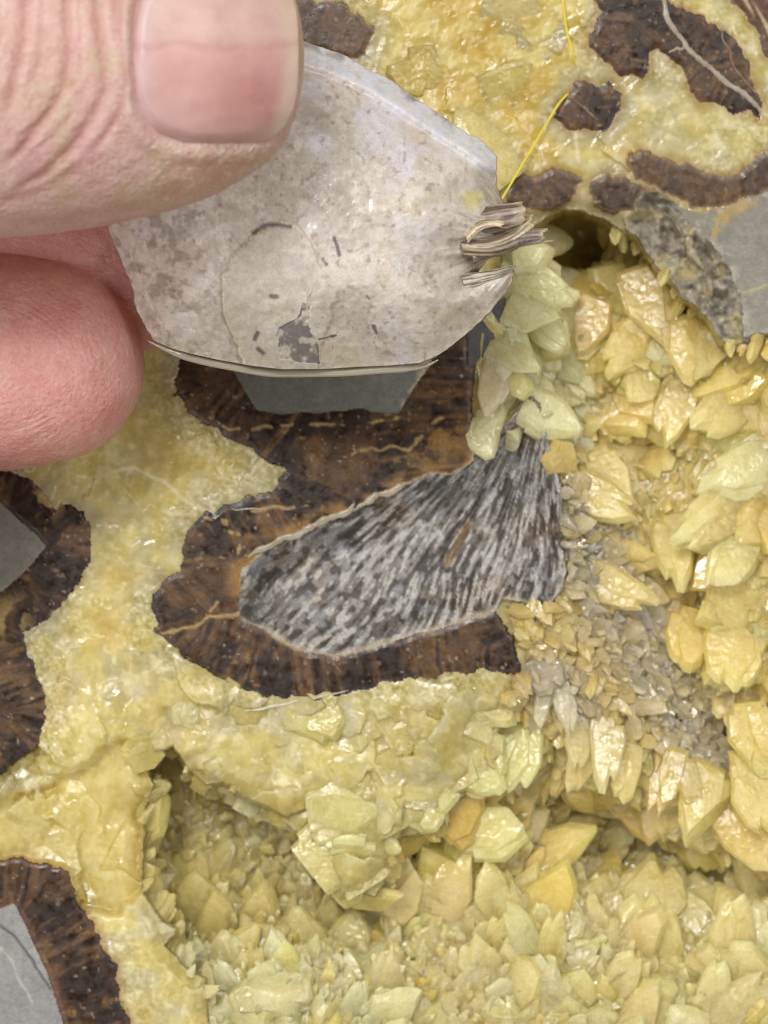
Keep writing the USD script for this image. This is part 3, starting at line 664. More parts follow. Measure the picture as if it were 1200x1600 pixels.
# chunky crystals that line the broken rim, tongue included
RIM = [(520,1290),(560,1300),(600,1280),(545,1340),(580,1350),(560,1375),(600,1320),(650,1270),(690,1260),(720,1210),(750,1190),(660,1220),
       (800,1090),(780,1110),(750,1140),(700,1170)]
for (px, py) in RIM:
    gxx, gyy = samp(GX, np.array([px]), np.array([py]))[0], samp(GY, np.array([px]), np.array([py]))[0]
    n = math.hypot(gxx, gyy) + 1e-9
    d = (-gxx / n, gyy / n)
    L = rg.uniform(1.8, 3.2); px -= 14 * d[0]; py += 14 * d[1]
    add_crystal(rg, px, py, L, rg.uniform(2.4, 4.6), rg.uniform(.8, 1.5), d, rg.uniform(.1, .35), np.array((222, 208, 132)) + rg.normal(0, 5), z=-.7 - rg.random() * .8, jit=.15)
# broken blocks that stand a little proud of the cut calcite: lower rim, left shelf, amber top
BLK = []
for (poly, nblk, size, col, zoff) in (([(230,1160),(330,1090),(450,1120),(600,1100),(800,1075),(800,1110),(740,1130),(760,1190),(700,1250),(690,1285),(610,1310),(600,1390),(540,1390),(500,1320),(500,1250),(450,1265),(300,1195)], 16, (60, 110), (222, 206, 128), -.15),
                                (P_shelf, 6, (80, 140), (222, 206, 126), -1.35),
                                ([(560,30),(860,10),(880,120),(790,240),(700,190),(620,120)], 6, (90, 160), (220, 198, 112), -.05)):
    pg = Polygon(poly).buffer(0); b = pg.bounds; placed = []
    for _ in range(nblk * 12):
        if len(placed) >= nblk: break
        q = rg.uniform([b[0], b[1]], [b[2], b[3]])
        if not pg.contains(shapely.Point(q)) or (q[0] < 500 and q[1] > 1130): continue
        s_ = rg.uniform(*size)
        if any(np.hypot(*(q - o[0])) < .27 * (s_ + o[1]) for o in placed): continue
        placed.append((q, s_))
        a_ = rg.uniform(0, 2 * np.pi); wd = s_ * S
        br = np.array([rg.normal(0, .13), rg.normal(0, .13), 1.0]); tk = rg.uniform(1.0, 1.8)
        c_ = np.array(col, float) + rg.normal(0, 6)
        if rg.random() < .2: c_ = c_ * .6 + np.array((228., 218, 172)) * .4
        add_crystal(rg, q[0], q[1], wd * rg.uniform(.6, .9), wd, tk, (math.cos(a_), math.sin(a_)), rg.normal(0, .05), c_, z=zoff - .5 * tk + rg.uniform(-.1, .25), broad=br, glint=rg.random() < .06)
# the druse that fills the cavities
cand = rg.uniform([-150, -150], [1350, 1750], (60000, 2))
m = samp((rreg == 1).astype(float), cand[:, 0], cand[:, 1], 0) > .5
cand = cand[m]
csz = np.clip(szf(cand / 100) * np.where((cand[:, 1] > 1370) & (cand[:, 0] > 520), 1.22, .98), 24, 68) * np.exp(rg.normal(0, .22, len(cand)))
cell = {}
kept = []
for (p, s) in zip(cand, csz):
    rr = .47 * s; key = (int(p[0] // 50), int(p[1] // 50)); ok = True
    for i in range(key[0] - 1, key[0] + 2):
        for j in range(key[1] - 1, key[1] + 2):
            for (q, sq) in cell.get((i, j), ()):
                if (q[0] - p[0]) ** 2 + (q[1] - p[1]) ** 2 < (.5 * rr + .22 * sq) ** 2: ok = False; break
            if not ok: break
        if not ok: break
    if ok:
        cell.setdefault(key, []).append((p, s)); kept.append((p, s))
for (p, s) in kept:
    px, py = p
    if in_pit(px, py) or (py < 356 and px < 1010) or samp(DOUT[5], np.array([px]), np.array([py]))[0] < 26: continue
    z, gxw, gyw = surf(px, py)
    z0 = samp(ZV, np.array([px]), np.array([py]))[0]
    n = np.array([-gxw, -gyw, 1.0]); n /= np.linalg.norm(n)
    t = np.array([-gxw, -gyw, 0]); tn = np.linalg.norm(t); t = t / (tn + .25)
    lv = np.r_[lean(px, py), 0]; lv -= n * (lv @ n)
    tooth = (py > 1370 and px > 560) or py > 1480
    flat = .85 if tooth else (.5 if px > 600 else .35)
    br = flat * n + (1 - flat) * np.array([0, .12, 1.0]) + rg.normal(0, .17, 3); br /= np.linalg.norm(br)
    lv = np.r_[lean(px, py), 0] + .5 * t + rg.normal(0, .42, 3) * np.array([1, 1, 0]); lv -= br * (lv @ br); lv /= np.linalg.norm(lv)
    a = lv + br * (rg.uniform(.15, .75) if tooth else rg.uniform(.0, .3))
    wd = s * S
    L = wd * rg.uniform(.75, 1.45); wd *= rg.uniform(.8, 1.5)
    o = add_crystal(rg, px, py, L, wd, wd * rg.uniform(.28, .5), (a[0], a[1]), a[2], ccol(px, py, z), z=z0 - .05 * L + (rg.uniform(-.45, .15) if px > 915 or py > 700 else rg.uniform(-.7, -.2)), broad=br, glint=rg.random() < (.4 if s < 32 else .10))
for _ in range(750):
    q = GREY[rg.integers(len(GREY))] if rg.random() < .6 else (rg.uniform(860, 1190), rg.uniform(450, 1240))
    px, py = q[0] + rg.normal(0, 45), q[1] + rg.normal(0, 45)
    if not (0 < px < 1200 and samp((rreg == 1).astype(float), np.array([px]), np.array([py]), 0)[0] > .5): continue
    z0 = samp(ZV, np.array([px]), np.array([py]))[0]
    wd = rg.uniform(7, 15) * S
    a = rg.normal(0, 1, 3); a[2] = abs(a[2]) * .6
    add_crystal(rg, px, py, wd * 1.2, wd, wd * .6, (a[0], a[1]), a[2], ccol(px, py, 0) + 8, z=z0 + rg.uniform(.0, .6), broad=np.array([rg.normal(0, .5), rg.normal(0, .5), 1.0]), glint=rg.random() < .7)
cell2 = {}
for p in rg.uniform([-40, -40], [1240, 1640], (26000, 2)):
    px, py = p
    if samp((rreg == 1).astype(float), np.array([px]), np.array([py]), 0)[0] < .5 or in_pit(px, py) or (py < 356 and px < 1010): continue
    if (px < 915 and py < 700) or (px < 600 and py < 1490 and rg.random() < .65): continue
    key = (int(px // 17), int(py // 17))
    if key in cell2: continue
    cell2[key] = 1
    z, gxw, gyw = surf(px, py); z0 = samp(ZV, np.array([px]), np.array([py]))[0]
    n = np.array([-gxw, -gyw, 1.0]); n /= np.linalg.norm(n)
    wd = rg.uniform(12, 26) * S
    lv = np.r_[lean(px, py), 0] + rg.normal(0, .5, 3)
    a = lv + n * rg.uniform(.1, .8)
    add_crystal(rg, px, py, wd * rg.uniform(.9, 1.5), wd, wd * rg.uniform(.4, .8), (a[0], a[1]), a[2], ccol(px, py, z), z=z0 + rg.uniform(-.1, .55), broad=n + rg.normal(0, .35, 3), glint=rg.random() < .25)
print("crystals", len(CR))
order = sorted(range(len(CR)), key=lambda i: -CR[i].size)
lead, rest = order[:300], order[300:]
for i in lead:
    c = CR[i]
    # split vertices per face so the facets stay crisp
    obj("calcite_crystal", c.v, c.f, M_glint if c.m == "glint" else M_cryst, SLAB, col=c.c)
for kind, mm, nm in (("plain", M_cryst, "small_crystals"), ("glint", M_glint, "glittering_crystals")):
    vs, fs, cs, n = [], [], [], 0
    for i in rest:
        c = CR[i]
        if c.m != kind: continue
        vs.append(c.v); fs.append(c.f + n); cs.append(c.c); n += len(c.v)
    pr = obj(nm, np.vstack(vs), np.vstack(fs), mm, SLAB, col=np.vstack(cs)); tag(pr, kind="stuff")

# ------------------------------------------------------------------ the pearly shell piece held above the slab
SH = [(420,70),(465,62),(520,80),(560,98),(600,120),(640,147),(680,175),(712,196),(740,213),(777,243),(776,265),(775,288),(786,315),(795,335),(797,360),(785,386),(762,405),(746,428),(775,425),(803,421),(800,438),(790,456),(765,487),(735,515),(700,545),(680,558),(655,567),(610,571),(560,573),(500,577),(440,577),(390,571),(340,562),(300,553),(268,544),(240,532),(228,512),(215,480),(205,450),(195,420),(185,395),(173,365),(150,300),(170,200),(260,110),(340,80)]
C0 = np.array([480., 475.])
ring = LineString(SH + SH[:1])
pts = np.array([ring.interpolate(t, normalized=True).coords[0] for t in np.linspace(0, 1, 1400, endpoint=False)])
srg = np.random.default_rng(9)
jit = ndimage.gaussian_filter1d(srg.normal(0, 1, len(pts)), 2.0, mode="wrap") * .9 + ndimage.gaussian_filter1d(srg.normal(0, 1, len(pts)), 9, mode="wrap") * 4
ragged = np.where((pts[:, 1] > 525) & (pts[:, 0] < 700), .12, 1.0)
pts = pts + (jit * ragged * 1.5)[:, None] * (pts - C0) / np.linalg.norm(pts - C0, axis=1, keepdims=True)
nr = 150
fr = np.linspace(0, 1, nr + 1)[1:] ** .8
GXY = C0 + fr[:, None, None] * (pts - C0)[None]
sx, sy = GXY[..., 0].ravel(), GXY[..., 1].ravel()
smask = shapely.contains_xy(Polygon(SH).buffer(0), gx, gy)
SD = ndimage.gaussian_filter(ndimage.distance_transform_edt(smask) * RS, 3)
sd = samp(SD, sx, sy)
LIP = [(465,62),(520,80),(560,98),(600,120),(640,147),(680,175),(712,196),(740,213),(777,243)]
dl, tl = polyd(LIP, sx, sy)
PATCH = [(352,425),(372,392),(400,360),(440,345),(470,352),(492,385),(505,420),(530,450),(525,500),(500,545),(500,600),(385,600),(370,540),(350,490),(345,455)]
pw = (N(sx, sy, 20, 100, 3) - .5) * 14
pmask = shapely.contains_xy(Polygon(PATCH), sx + pw, sy + pw)
pd = shapely.distance(shapely.points(sx + pw, sy + pw), Polygon(PATCH).exterior)
STAIN = [(488,455),(470,480),(462,500),(436,512),(428,530),(440,560),(500,572),(496,545),(486,515),(480,490)]
stw = (N(sx, sy, 14, 101, 3) - .5) * 12
smk = shapely.contains_xy(Polygon(STAIN), sx + stw, sy - stw)
zt = 14.0 + 6.4 * (1 - (1 - np.clip(sd / 230, 0, 1)) ** 2.3)
zt += -.45 * np.exp(-((dl - 44 + 10 * tl) / 8) ** 2) + .25 * np.exp(-((dl - 22) / 14) ** 2)
zt += .5 * (N(sx, sy, 110, 102, 3) - .5) + .12 * (N(sx, sy, 18, 103, 3) - .5)
zt += np.where(pmask, .22 * ss(0, 5, pd), 0) - np.where(smk, .10, 0)
# furrows that fan out at the broken right-hand end
dr = np.hypot(sx - 800, sy - 380)
thr = np.arctan2(sy - 380, 830 - sx)
zt += ss(170, 60, dr) * .55 * (fbm(np.stack([thr * 7, dr / 150, 0 * dr], -1), 3, 104) - .5)
d, t = polyd([(742,430),(765,415),(790,398)], sx, sy)
zt -= 1.6 * ss(11, 2, d) * ss(720, 745, sx)
for v, w_ in ([(205,380),(222,440),(250,500),(275,540)], 5), ([(262,430),(280,470),(305,520),(325,550)], 5), ([(230,380),(245,420)], 4):
    d, t = polyd(v, sx + pw, sy); zt -= .12 * ss(w_, 0, d)
d, t = polyd([(396,362),(415,352),(432,350),(452,355)], sx, sy); zt -= .25 * ss(6, 1, d)
c = mixc((201, 191, 176), (226, 216, 203), ss(.3, .7, .6 * N(sx, sy, 60, 105, 4) + .4 * N(sx, sy, 9, 205, 3)))
c = mixc(c, (224, 219, 228), ss(.42, .76, N(sx, sy, 45, 106, 5) + .25 * ss(340, 170, sy) * ss(420, 600, sx) - .1) * .8)
c = mixc(c, (212, 194, 168), ss(.52, .9, N(sx, sy, 50, 107, 5) + .12 * np.exp(-((sx - 620) ** 2 + (sy - 240) ** 2) / 9000.) - .03) * .75)
c = mixc(c, (150, 140, 122), ss(.48, .74, N(sx, sy, 20, 108, 4)) * .6 * ss(420, 250, sx))
c = mixc(c, (228, 222, 214), ss(.6, .82, N(sx, sy, 9, 109, 4)) * .6)
c = mixc(c, (150, 138, 124), ss(.62, .84, N(sx, sy, 8, 209, 4)) * .5)
c = mixc(c, (214, 216, 226), ss(46, 20, dl) * (.45 + .5 * ss(.4, .6, N(sx, sy, 14, 110, 3))))
c = mixc(c, (110, 106, 116), ss(16, 2, dl) * ss(.5, .8, N(sx, sy, 22, 111, 4)) * .6)
c = mixc(c, (136, 116, 92), ss(130, 40, dr) * ss(.4, .62, fbm(np.stack([thr * 9, dr / 90, 0 * dr], -1), 3, 112)) * .75)
c = mixc(c, (206, 197, 174), np.where(pmask, .7, 0) * ss(540, 430, sx) * (.6 + .4 * N(sx, sy, 30, 113, 2)))
c = mixc(c, (232, 224, 196), np.where(pmask, ss(6, 1, pd), 0) * ss(520, 460, sx) * .85)
c = mixc(c, (140, 128, 112), np.where(~pmask, ss(6, 1, pd), 0) * ss(480, 420, sx) * .5)
c = mixc(c, (126, 120, 122), np.where(smk, .85, 0) * ss(.3, .5, N(sx, sy, 14, 114, 3)))
for v, w_ in ([(396,364),(412,352),(432,350),(452,354)], 5), ([(522,370),(527,385),(530,398)], 4), ([(504,405),(510,412)], 4), ([(424,462),(432,464)], 5), ([(402,520),(398,530)], 6), ([(404,545),(412,552)], 6), ([(584,510),(588,520)], 5), ([(500,530),(525,524)], 3), ([(573,462),(577,467)], 4):
    d, t = polyd(v, sx, sy); c = mixc(c, (112, 102, 98), ss(w_, 1, d + 3 * (N(sx, sy, 8, 115, 2) - .5)) * .85)
c = mixc(c, (222, 208, 150), ss(22, 8, np.hypot(sx - 737, (sy - 312) * 1.1) + 14 * (N(sx, sy, 12, 116, 3) - .5)))
c = mixc(c, (60, 52, 46), ss(9, 2, polyd([(744,428),(765,416),(785,402)], sx, sy)[0]) * ss(720, 745, sx) * .5)
shc = lin(c)
Vt_ = W(sx, sy, zt)
n = len(pts)
ctr = W(*C0, zt[:n].mean())
edge = GXY[-1]
def inset(k): return C0 + (edge - C0) * k
low1 = W(inset(1.002)[:, 0], inset(1.002)[:, 1], zt[-n:] - .5)
low2 = W(inset(.985)[:, 0], inset(.985)[:, 1], zt[-n:] - 1.0)
low3 = W(inset(.9)[:, 0], inset(.9)[:, 1], 13.0)
low4 = W(inset(.5)[:, 0], inset(.5)[:, 1], 13.3)
vv = np.vstack([Vt_, low1, low2, low3, low4, ctr[None], W(*C0, 13.4)[None]])
cc = np.vstack([shc, shc[-n:] * .92, shc[-n:] * .8, shc[-n:] * .8, shc[-n:] * .8, shc[:1], shc[:1]])
rows = nr + 4
ii = np.arange(rows - 1)[:, None] * n; jj = np.arange(n)[None]; j2 = (jj + 1) % n
q = np.stack([ii + jj, ii + n + jj, ii + n + j2, ii + j2], -1).reshape(-1, 4)
ff = np.vstack([q[:, [0, 1, 2]], q[:, [0, 2, 3]], np.stack([np.full(n, rows * n), jj[0], j2[0]], 1), np.stack([np.full(n, rows * n + 1), (rows - 1) * n + j2[0], (rows - 1) * n + jj[0]], 1)])
if trimesh.Trimesh(vv, ff, process=False).volume < 0: ff = ff[:, ::-1]
thing("shell_fragment", "pearly grey fossil shell piece pinched between thumb and fingertip", "fossil shell")
SHP = "/World/shell_fragment"
obj("shell_body", vv, ff, M_shell, SHP, col=cc, smooth=True)
# thin glassy rim under its lower edge
p = smooth_line([(232,533,13.6),(262,547,13.6),(300,560,13.6),(350,571,13.6),(440,584,13.5),(520,583,13.5),(600,578,13.5),(660,573,13.5),(685,562,13.6)], 90)
v, f = tube(W(p[:, 0], p[:, 1], p[:, 2]), .00028 * np.r_[np.linspace(.2, 1, 12), np.ones(66), np.linspace(1, .2, 12)], 10, .8)
obj("thin_rim", v, f, M_rim, SHP, col=lin((168, 160, 140)), smooth=True)
# rolled, splintered stub at the right-hand tip
def curl(p0, p1, r0, r1, z0, z1, arc, roll, col, seed, t_=.13):
    """a curled sliver of shell: part of a tube, with thickness and a broken end"""
    g = np.random.default_rng(seed); nu, nv_ = 50, 26
    A, B = W(p0[0], p0[1], z0) * 1000, W(p1[0], p1[1], z1) * 1000
    ax_ = (B - A) / np.linalg.norm(B - A); sd_ = np.cross(ax_, [0, 0, 1.0]); sd_ /= np.linalg.norm(sd_); up_ = np.cross(sd_, ax_)
    vv_ = np.linspace(-arc, arc, nv_) + roll
    endn = 1 + .13 * ndimage.gaussian_filter1d(g.normal(0, 1, nv_), 1.2)
    out = []
    for k in (0, 1):
        u = np.linspace(0, 1, nu)[:, None] * endn[None]
        r = r0 + (r1 - r0) * u - k * t_
        wob = 1 + .28 * (fbm(np.stack([u * 3, np.broadcast_to(vv_ * 1.3, u.shape), 0 * u + seed], -1), 3, seed) - .5)
        pnt = A + ax_ * (np.linalg.norm(B - A) * u)[..., None] + (r * wob * np.sin(vv_))[..., None] * sd_ + (r * wob * np.cos(vv_) - r0)[..., None] * up_
        out.append(pnt.reshape(-1, 3))
    i_ = np.arange(nu - 1)[:, None] * nv_; j_ = np.arange(nv_ - 1)[None]
    bend_ = g.normal(0, .35); tw_ = g.normal(0, .3)
    for k in (0, 1): out[k] = out[k] + (bend_ * np.sin(np.pi * np.repeat(np.linspace(0, 1, nu), nv_)))[:, None] * sd_ + (tw_ * np.repeat(np.linspace(0, 1, nu), nv_) ** 2)[:, None] * up_
    q = np.stack([i_ + j_, i_ + j_ + 1, i_ + nv_ + j_ + 1, i_ + nv_ + j_], -1).reshape(-1, 4); n_ = nu * nv_
    loop = np.r_[np.arange(nv_), np.arange(1, nu) * nv_ + nv_ - 1, (nu - 1) * nv_ + np.arange(nv_ - 2, -1, -1), np.arange(nu - 2, 0, -1) * nv_]
    l2 = np.roll(loop, -1)
    q = np.vstack([q, q[:, ::-1] + n_, np.stack([l2, loop, loop + n_, l2 + n_], -1)])
    f = np.vstack([q[:, [0, 1, 2]], q[:, [0, 2, 3]]]); v = np.vstack(out)
    if trimesh.Trimesh(v, f, process=False).volume < 0: f = f[:, ::-1]
    st_ = fbm(np.stack([np.tile(np.repeat(np.linspace(0, 1, nu), nv_), 2) * 2, np.tile(np.tile(vv_, nu), 2) * 6, np.zeros(2 * n_)], -1), 3, seed + 40)
    c_ = mixc(np.array(col) * .6, np.array(col) * 1.12, ss(.38, .62, st_))
    edge_ = np.tile(np.repeat(np.linspace(0, 1, nu), nv_), 2)
    c_ = mixc(c_, (206, 186, 150), ss(.9, 1.0, edge_) * .7)
    obj("rolled_splinter", v / 1000, f, M_shell, SHP, col=lin(np.clip(c_, 0, 250)))
curl((712,356), (822,330), 1.25, .9, 17.0, 15.6, 1.5, .2, (168, 152, 136), 1)
curl((722,384), (836,348), .8, .8, 16.7, 15.2, 1.4, -.2, (182, 162, 132), 2)
curl((738,398), (846,368), .8, .6, 16.2, 14.8, 1.6, .3, (140, 124, 114), 13)
curl((730,374), (790,352), .4, .35, 17.2, 16.4, 1.3, -.5, (206, 186, 152), 5)
curl((724,440), (803,419), .7, .3, 15.8, 14.9, 1.2, -.4, (196, 184, 166), 6)

# ------------------------------------------------------------------ the yellow fibre lying across the top of the slab
p = smooth_line([(876,-60,.6),(879,0,.6),(885,45,.5),(895,86,.4),(899,112,-.5),(893,138,-.5),(874,161,.4),(850,200,.6),(818,254,.9),(786,308,1.4),(770,335,1.6)], 80)
v, f = tube(W(p[:, 0], p[:, 1], p[:, 2] + .1), .00009, 8)
pr = obj("yellow_fibre", v, f, M_thread, "/World", col=lin((244, 222, 60)), smooth=True)
tag(pr, "thin bright yellow fibre lying across the calcite above the shell", "fibre")

# ------------------------------------------------------------------ the hand
def ell(px, py, z, rx_, ry_, rz_):
    s = trimesh.creation.icosphere(3).vertices * np.array([rx_, ry_, rz_])
    return s + W(px, py, z) * 1000
def chain(parts):
    out = []
    for a, b in zip(parts[:-1], parts[1:]):
        out.append(m3.Manifold.hull_points(np.vstack([ell(*a), ell(*b)])))
    return out
ZT = 28.5
thumb = [(368,88,ZT - .6,4.6,8.0,6.2),(290,90,ZT,5.5,9.75,7.4),(190,90,ZT,6,10.9,8.6),(90,92,ZT,7,11.6,9.2),(-60,95,ZT + .6,8,12.0,9.8),(-320,110,ZT + 2,9,11.2,10),(-760,170,ZT + 8,11,12,12),(-1300,380,ZT + 6,14,17,15)]
index = [(330,400,5.6,5.5,6.2,5.0),(200,400,5.8,7,7.4,5.6),(-60,385,6.2,7.5,7.8,6.4),(-480,330,9,8.3,8.4,8.0),(-1100,150,24,9.6,9.8,9.6),(-1750,-60,42,11,11,11)]
middle = [(78,562,9.2,7.1,7.6,7.2),(0,562,9.2,8,8.35,7.8),(-120,560,9.4,8.4,8.6,8),(-440,545,12,8.8,8.8,8.6),(-1060,440,26,10,10,10),(-1850,240,42,11.5,11.5,11.5)]
ring_f = [(-170,760,12,7,7.4,7.2),(-480,740,14,8.2,8.2,8),(-1080,660,26,9.2,9.2,9.2),(-1850,520,40,11,11,11)]
little = [(-420,930,14,6,6.2,6),(-700,910,16,7,7,7),(-1150,860,26,8,8,8),(-1800,780,36,10,10,10)]
wrist = (-2900, 560, 36, 22, 26, 17)
palm = []
for q in (thumb[-1], index[-1], middle[-1], ring_f[-1], little[-1]):
    palm.append(ell(*q))
body = []
for chn in (thumb, index, middle, ring_f, little): body += chain(chn)
body.append(m3.Manifold.hull_points(np.vstack(palm)))
body.append(m3.Manifold.hull_points(np.vstack(palm[1:] + [ell(*wrist)])))
body.append(m3.Manifold.hull_points(np.vstack([palm[0], ell(*wrist)])))
body.append(m3.Manifold.hull_points(np.vstack([ell(*wrist), ell(-4200, 640, 40, 24, 28, 20)])))
hand = m3.Manifold.batch_boolean(body, m3.OpType.Add)
hand = hand.refine_to_length(1.6)
mm = hand.to_mesh()
hm = trimesh.Trimesh(mm.vert_properties[:, :3], mm.tri_verts, process=True)
trimesh.smoothing.filter_taubin(hm, lamb=.5, nu=.53, iterations=14)
for _ in range(3):
    px_, py_ = PX(hm.vertices[hm.faces].mean(1) / 1000)
    sel = np.nonzero((px_ > -90) & (px_ < 520) & (py_ > -260) & (py_ < 780))[0]
    if _ == 2: sel = np.nonzero((px_ > -30) & (px_ < 500) & (py_ > -60) & (py_ < 770) & (hm.face_normals[:, 2] > -.1))[0]
    v2, f2 = trimesh.remesh.subdivide(hm.vertices, hm.faces, face_index=sel)
    hm = trimesh.Trimesh(v2, f2, process=True)
    trimesh.smoothing.filter_taubin(hm, lamb=.5, nu=.53, iterations=6)
hv = np.array(hm.vertices); hn = np.array(hm.vertex_normals)
px_, py_ = PX(hv / 1000)
isth = (hv[:, 2] > 19.5) & (px_ > -500)
# nail outline
NC, NA, NB = (336., 84.), 131., 146.
def nail_r(x, y): return (np.abs((x - NC[0]) / NA) ** 3.2 + np.abs((y - NC[1]) / NB) ** 3.2) ** (1 / 3.2)
nrv = nail_r(px_, py_)
topside = isth & (hn[:, 2] > .05)
dis = np.zeros(len(hv))
inside = topside & (nrv < 1)
dis -= np.where(topside, .16 * ss(1.02, .95, nrv), 0)
side = topside & (px_ < 452)
dis += np.where(side, .30 * np.exp(-((nrv - 1.09) / .08) ** 2) * ss(.98, 1.03, nrv), 0) * np.where(px_ < 235, 1.15, .7)
# knuckle folds
FOLDS = [([(45,-80),(42,20),(36,70),(20,140),(4,190)], 9, .55), ([(104,-80),(104,30),(106,80),(96,130),(80,170),(30,230),(-10,262)], 8, .6), ([(150,-80),(152,30),(158,90),(158,140),(140,190),(112,235),(70,272),(0,305)], 8, .6),
         ([(182,-60),(184,60),(190,120),(184,170),(164,215),(140,245)], 6, .4), ([(70,-80),(66,40),(60,100),(40,150)], 5, .22), ([(126,-40),(124,50),(118,110),(100,150)], 5, .25), ([(-10,318),(60,300),(130,262)], 10, .35), ([(0,352),(110,346),(220,322),(300,292)], 10, .22),
         ([(20,215),(60,190),(100,140)], 4, .16), ([(30,250),(80,215),(120,170)], 4, .15), ([(-60,-80),(-58,60),(-70,160)], 10, .5), ([(130,300),(190,270),(230,250)], 6, .12)]
fwx = 12 * (N(px_, py_, 120, 120, 2) - .5)
redf = np.zeros(len(hv))
for (ln, w_, dp) in FOLDS:
    d, t = polyd(ln, px_ + fwx, py_ + fwx)
    e = ss(0, .12, t) * ss(1, .85, t)
    dis += np.where(isth, e * .34 * (-dp * np.exp(-(d / w_) ** 2) + .35 * dp * np.exp(-((d - 2.2 * w_) / (1.3 * w_)) ** 2)), 0)
    redf += np.where(isth, e * np.exp(-(d / (w_ * .9)) ** 2) * dp, 0)
inview = (px_ > -200) & (px_ < 560) & (py_ > -300) & (py_ < 800)
# fine wrinkles, along the arcs of the knuckle on the thumb
ang = np.arctan2(py_ - 40, px_ + 260); rad = np.hypot(px_ + 260, (py_ - 40) * .8)
wr = fbm(np.stack([rad / 9, ang * 5, 0 * rad], -1), 3, 121) - .5
dis += np.where(isth & inview, .05 * wr * ss(225, 170, px_) , 0)
dis += np.where(inview, .10 * (fbm(hv * .9, 3, 122) - .5) + .05 * (fbm(hv * 3.2, 2, 123) - .5), 0)
whorl = np.hypot((px_ + 20) * .8, py_ - 590) + 26 * (N(px_, py_, 90, 150, 2) - .5)
dis += np.where((~isth) & inview & (np.hypot((px_ - 40) / 205, (py_ - 565) / 190) < 1), .022 * np.sin(whorl * 2 * np.pi / 8.6) * ss(.2, .8, N(px_, py_, 60, 151, 2)) * ss(430, 560, py_ + .35 * px_), 0)
flake = topside & (py_ > 225) & (px_ > 235)
fk = N(px_, py_, 14, 124, 3)
dis += np.where(flake, .06 * ss(.3, .8, fk) * ss(330, 250, py_ + .25 * (px_ - 330)), 0)
hv2 = hv + hn * dis[:, None]
c = mixc((214, 174, 162), (220, 182, 170), N(px_, py_, 70, 125, 3))
c = mixc(c, (214, 168, 164), ss(.5, .8, N(px_, py_, 60, 126, 3)) * ss(200, 120, px_) * .8)
c = mixc(c, (206, 180, 150), ss(.5, .68, N(px_, py_, 50, 127, 3)) * .55)
c = mixc(c, (176, 122, 108), np.clip(redf * 1.1, 0, 1) * .55)
c = mixc(c, (222, 206, 186), ss(.74, .86, N(px_, py_, 10, 128, 3)) * .4)
c = mixc(c, (208, 160, 134), np.where(topside, ss(200, 262, py_) * ss(215, 330, px_) * ss(380, 250, py_ + .3 * (px_ - 330)), 0) * .6)
edgefl = ss(.035, .01, np.abs(N(px_, py_, 16, 129, 3) - .52))
c = mixc(c, (234, 212, 174), np.where(flake, edgefl * ss(330, 265, py_ + .25 * (px_ - 330)), 0) * .75)
c = mixc(c, (232, 214, 190), np.where(flake, ss(.7, .8, N(px_, py_, 9, 130, 3)) * ss(310, 250, py_), 0) * .7)
fing = ~isth
cf = mixc((222, 156, 148), (230, 172, 162), N(px_, py_, 60, 131, 3))
cf = mixc(cf, (230, 182, 168), ss(.5, .8, N(px_, py_, 34, 132, 3)) * .5)
cf = mixc(cf, (234, 200, 186), ss(.66, .84, N(px_, py_, 9, 133, 3)) * .35)
for ln in ([(20,520),(40,560),(75,585)], [(70,620),(110,640),(150,632)], [(5,600),(60,622),(120,680)], [(95,500),(130,545),(140,600)]):
    d, t = polyd(ln, px_ + fwx, py_ + fwx); cf = mixc(cf, (226, 186, 168), ss(2.2, .6, d) * .35 * ss(.4, .55, N(px_, py_, 12, 135, 2)))
c = np.where(fing[:, None], cf, c)
w_ = ss(19, 22, hv[:, 2])[:, None]
thing("person", "bare hand pinching the shell piece, pale thumbnail on top, pink fingertip below", "person")
obj("hand", hv2 / 1000, np.array(hm.faces), M_skin, "/World/person", col=lin(c), smooth=True)
# nail plate
tv = hv[topside & (px_ > 100) & (px_ < 480) & (py_ > -150) & (py_ < 330)]
tx, ty = PX(tv / 1000)
ztop = LinearNDInterpolator(np.stack([tx, ty], -1), tv[:, 2])
nt, nrr = 180, 60
th = np.linspace(0, 2 * np.pi, nt, endpoint=False); kr = np.linspace(0, 1, nrr + 1)[1:] ** .7
ex = 1 / (np.abs(np.cos(th)) ** 3.2 + np.abs(np.sin(th)) ** 3.2) ** (1 / 3.2)
nx = NC[0] + NA * kr[:, None] * (ex * np.cos(th))[None]; ny = NC[1] + NB * kr[:, None] * (ex * np.sin(th))[None]
nx = nx + 8 * ((ny - NC[1]) / NB) ** 2 * ss(NC[0] + 20, NC[0] - 90, nx)
nx, ny = nx.ravel(), ny.ravel()
xq = np.minimum(nx, 392); zq = ztop(xq, ny); slope = (ztop(np.full_like(nx, 392), ny) - ztop(np.full_like(nx, 340), ny)) / 52
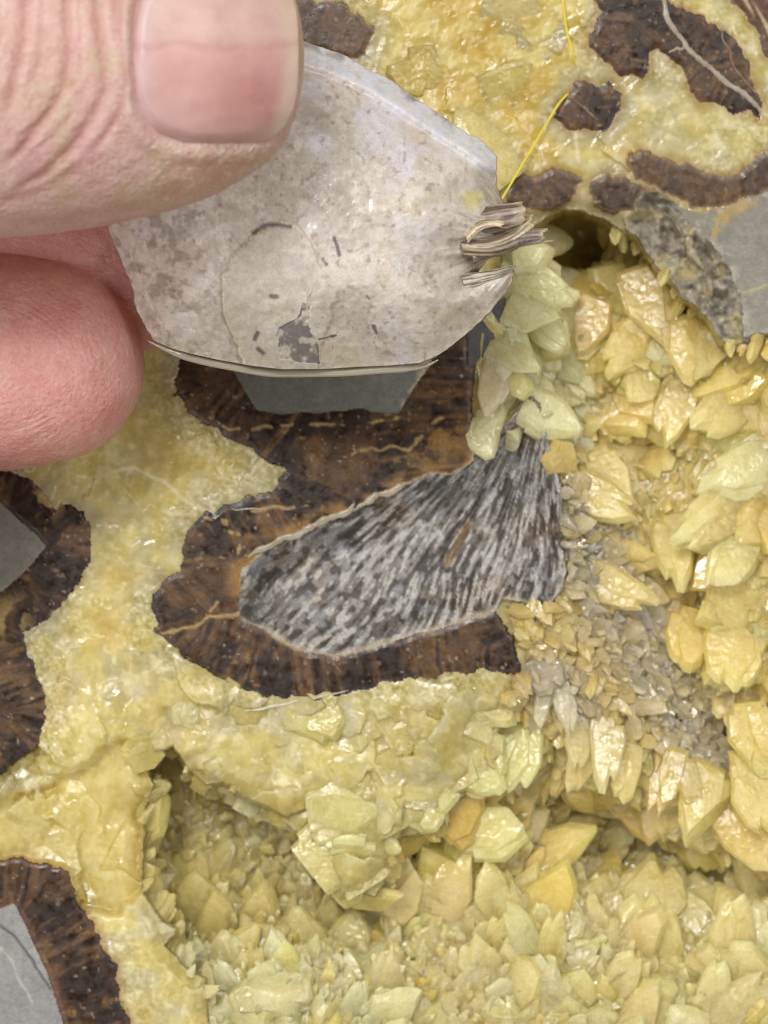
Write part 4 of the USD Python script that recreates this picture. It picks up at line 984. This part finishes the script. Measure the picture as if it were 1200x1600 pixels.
zq = zq + np.where(nx > 392, (nx - 392) * slope * 1.2, 0)
bad = np.isnan(zq); zq[bad] = zq[~bad][cKDTree(np.stack([nx, ny], -1)[~bad]).query(np.stack([nx, ny], -1)[bad])[1]]
kk = np.repeat(kr, nt)
zn = zq + .14 - .42 * ss(.84, 1.0, kk) * ss(430, 380, nx) - .06 * np.exp(-((ny - 72 + 14 * (N(nx, ny, 40, 140, 2) - .5)) / 5) ** 2) + .10 * ss(45, 95, ny) + .05 * (N(nx, ny * 3, 60, 141, 2) - .5)
cn = mixc((224, 186, 174), (219, 172, 163), ss(48, 84, ny + 16 * (N(nx, ny, 60, 142, 3) - .5)))
cn = mixc(cn, (206, 146, 138), np.exp(-(((nx - 395) / 75) ** 2 + ((ny - 150) / 55) ** 2)) * .85)
cn = mixc(cn, (222, 186, 186), ss(260, 215, nx) * .6)
cn = mixc(cn, (198, 156, 144), ss(190, 225, ny) * .5)
cn = mixc(cn, (226, 194, 172), ss(-34, -8, nx - 466 + .0016 * (ny - 84) ** 2) * .9)
cn = mixc(cn, (196, 150, 140), np.exp(-((ny - 70 + 14 * (N(nx, ny, 40, 140, 2) - .5)) / 7) ** 2) * .3)
top_n = W(nx, ny, zn)
bot_n = W(nx[-nt:], ny[-nt:], zn[-nt:] - .45)
nv = np.vstack([top_n, bot_n, W(*NC, float(zn[:nt].mean()))[None]])
ii = np.arange(nrr)[:, None] * nt; jj = np.arange(nt)[None]; j2 = (jj + 1) % nt
q = np.stack([ii + jj, ii + nt + jj, ii + nt + j2, ii + j2], -1).reshape(-1, 4)
nf = np.vstack([q[:, [0, 1, 2]], q[:, [0, 2, 3]], np.stack([np.full(nt, len(nv) - 1), jj[0], j2[0]], 1)])
fn = np.cross(nv[nf[:, 1]] - nv[nf[:, 0]], nv[nf[:, 2]] - nv[nf[:, 0]])
if fn[:, 2].sum() < 0: nf = nf[:, ::-1]
cn = np.vstack([cn, cn[-nt:], cn[:1]])
obj("thumbnail", nv, nf, M_nail, "/World/person", col=lin(cn), smooth=True)
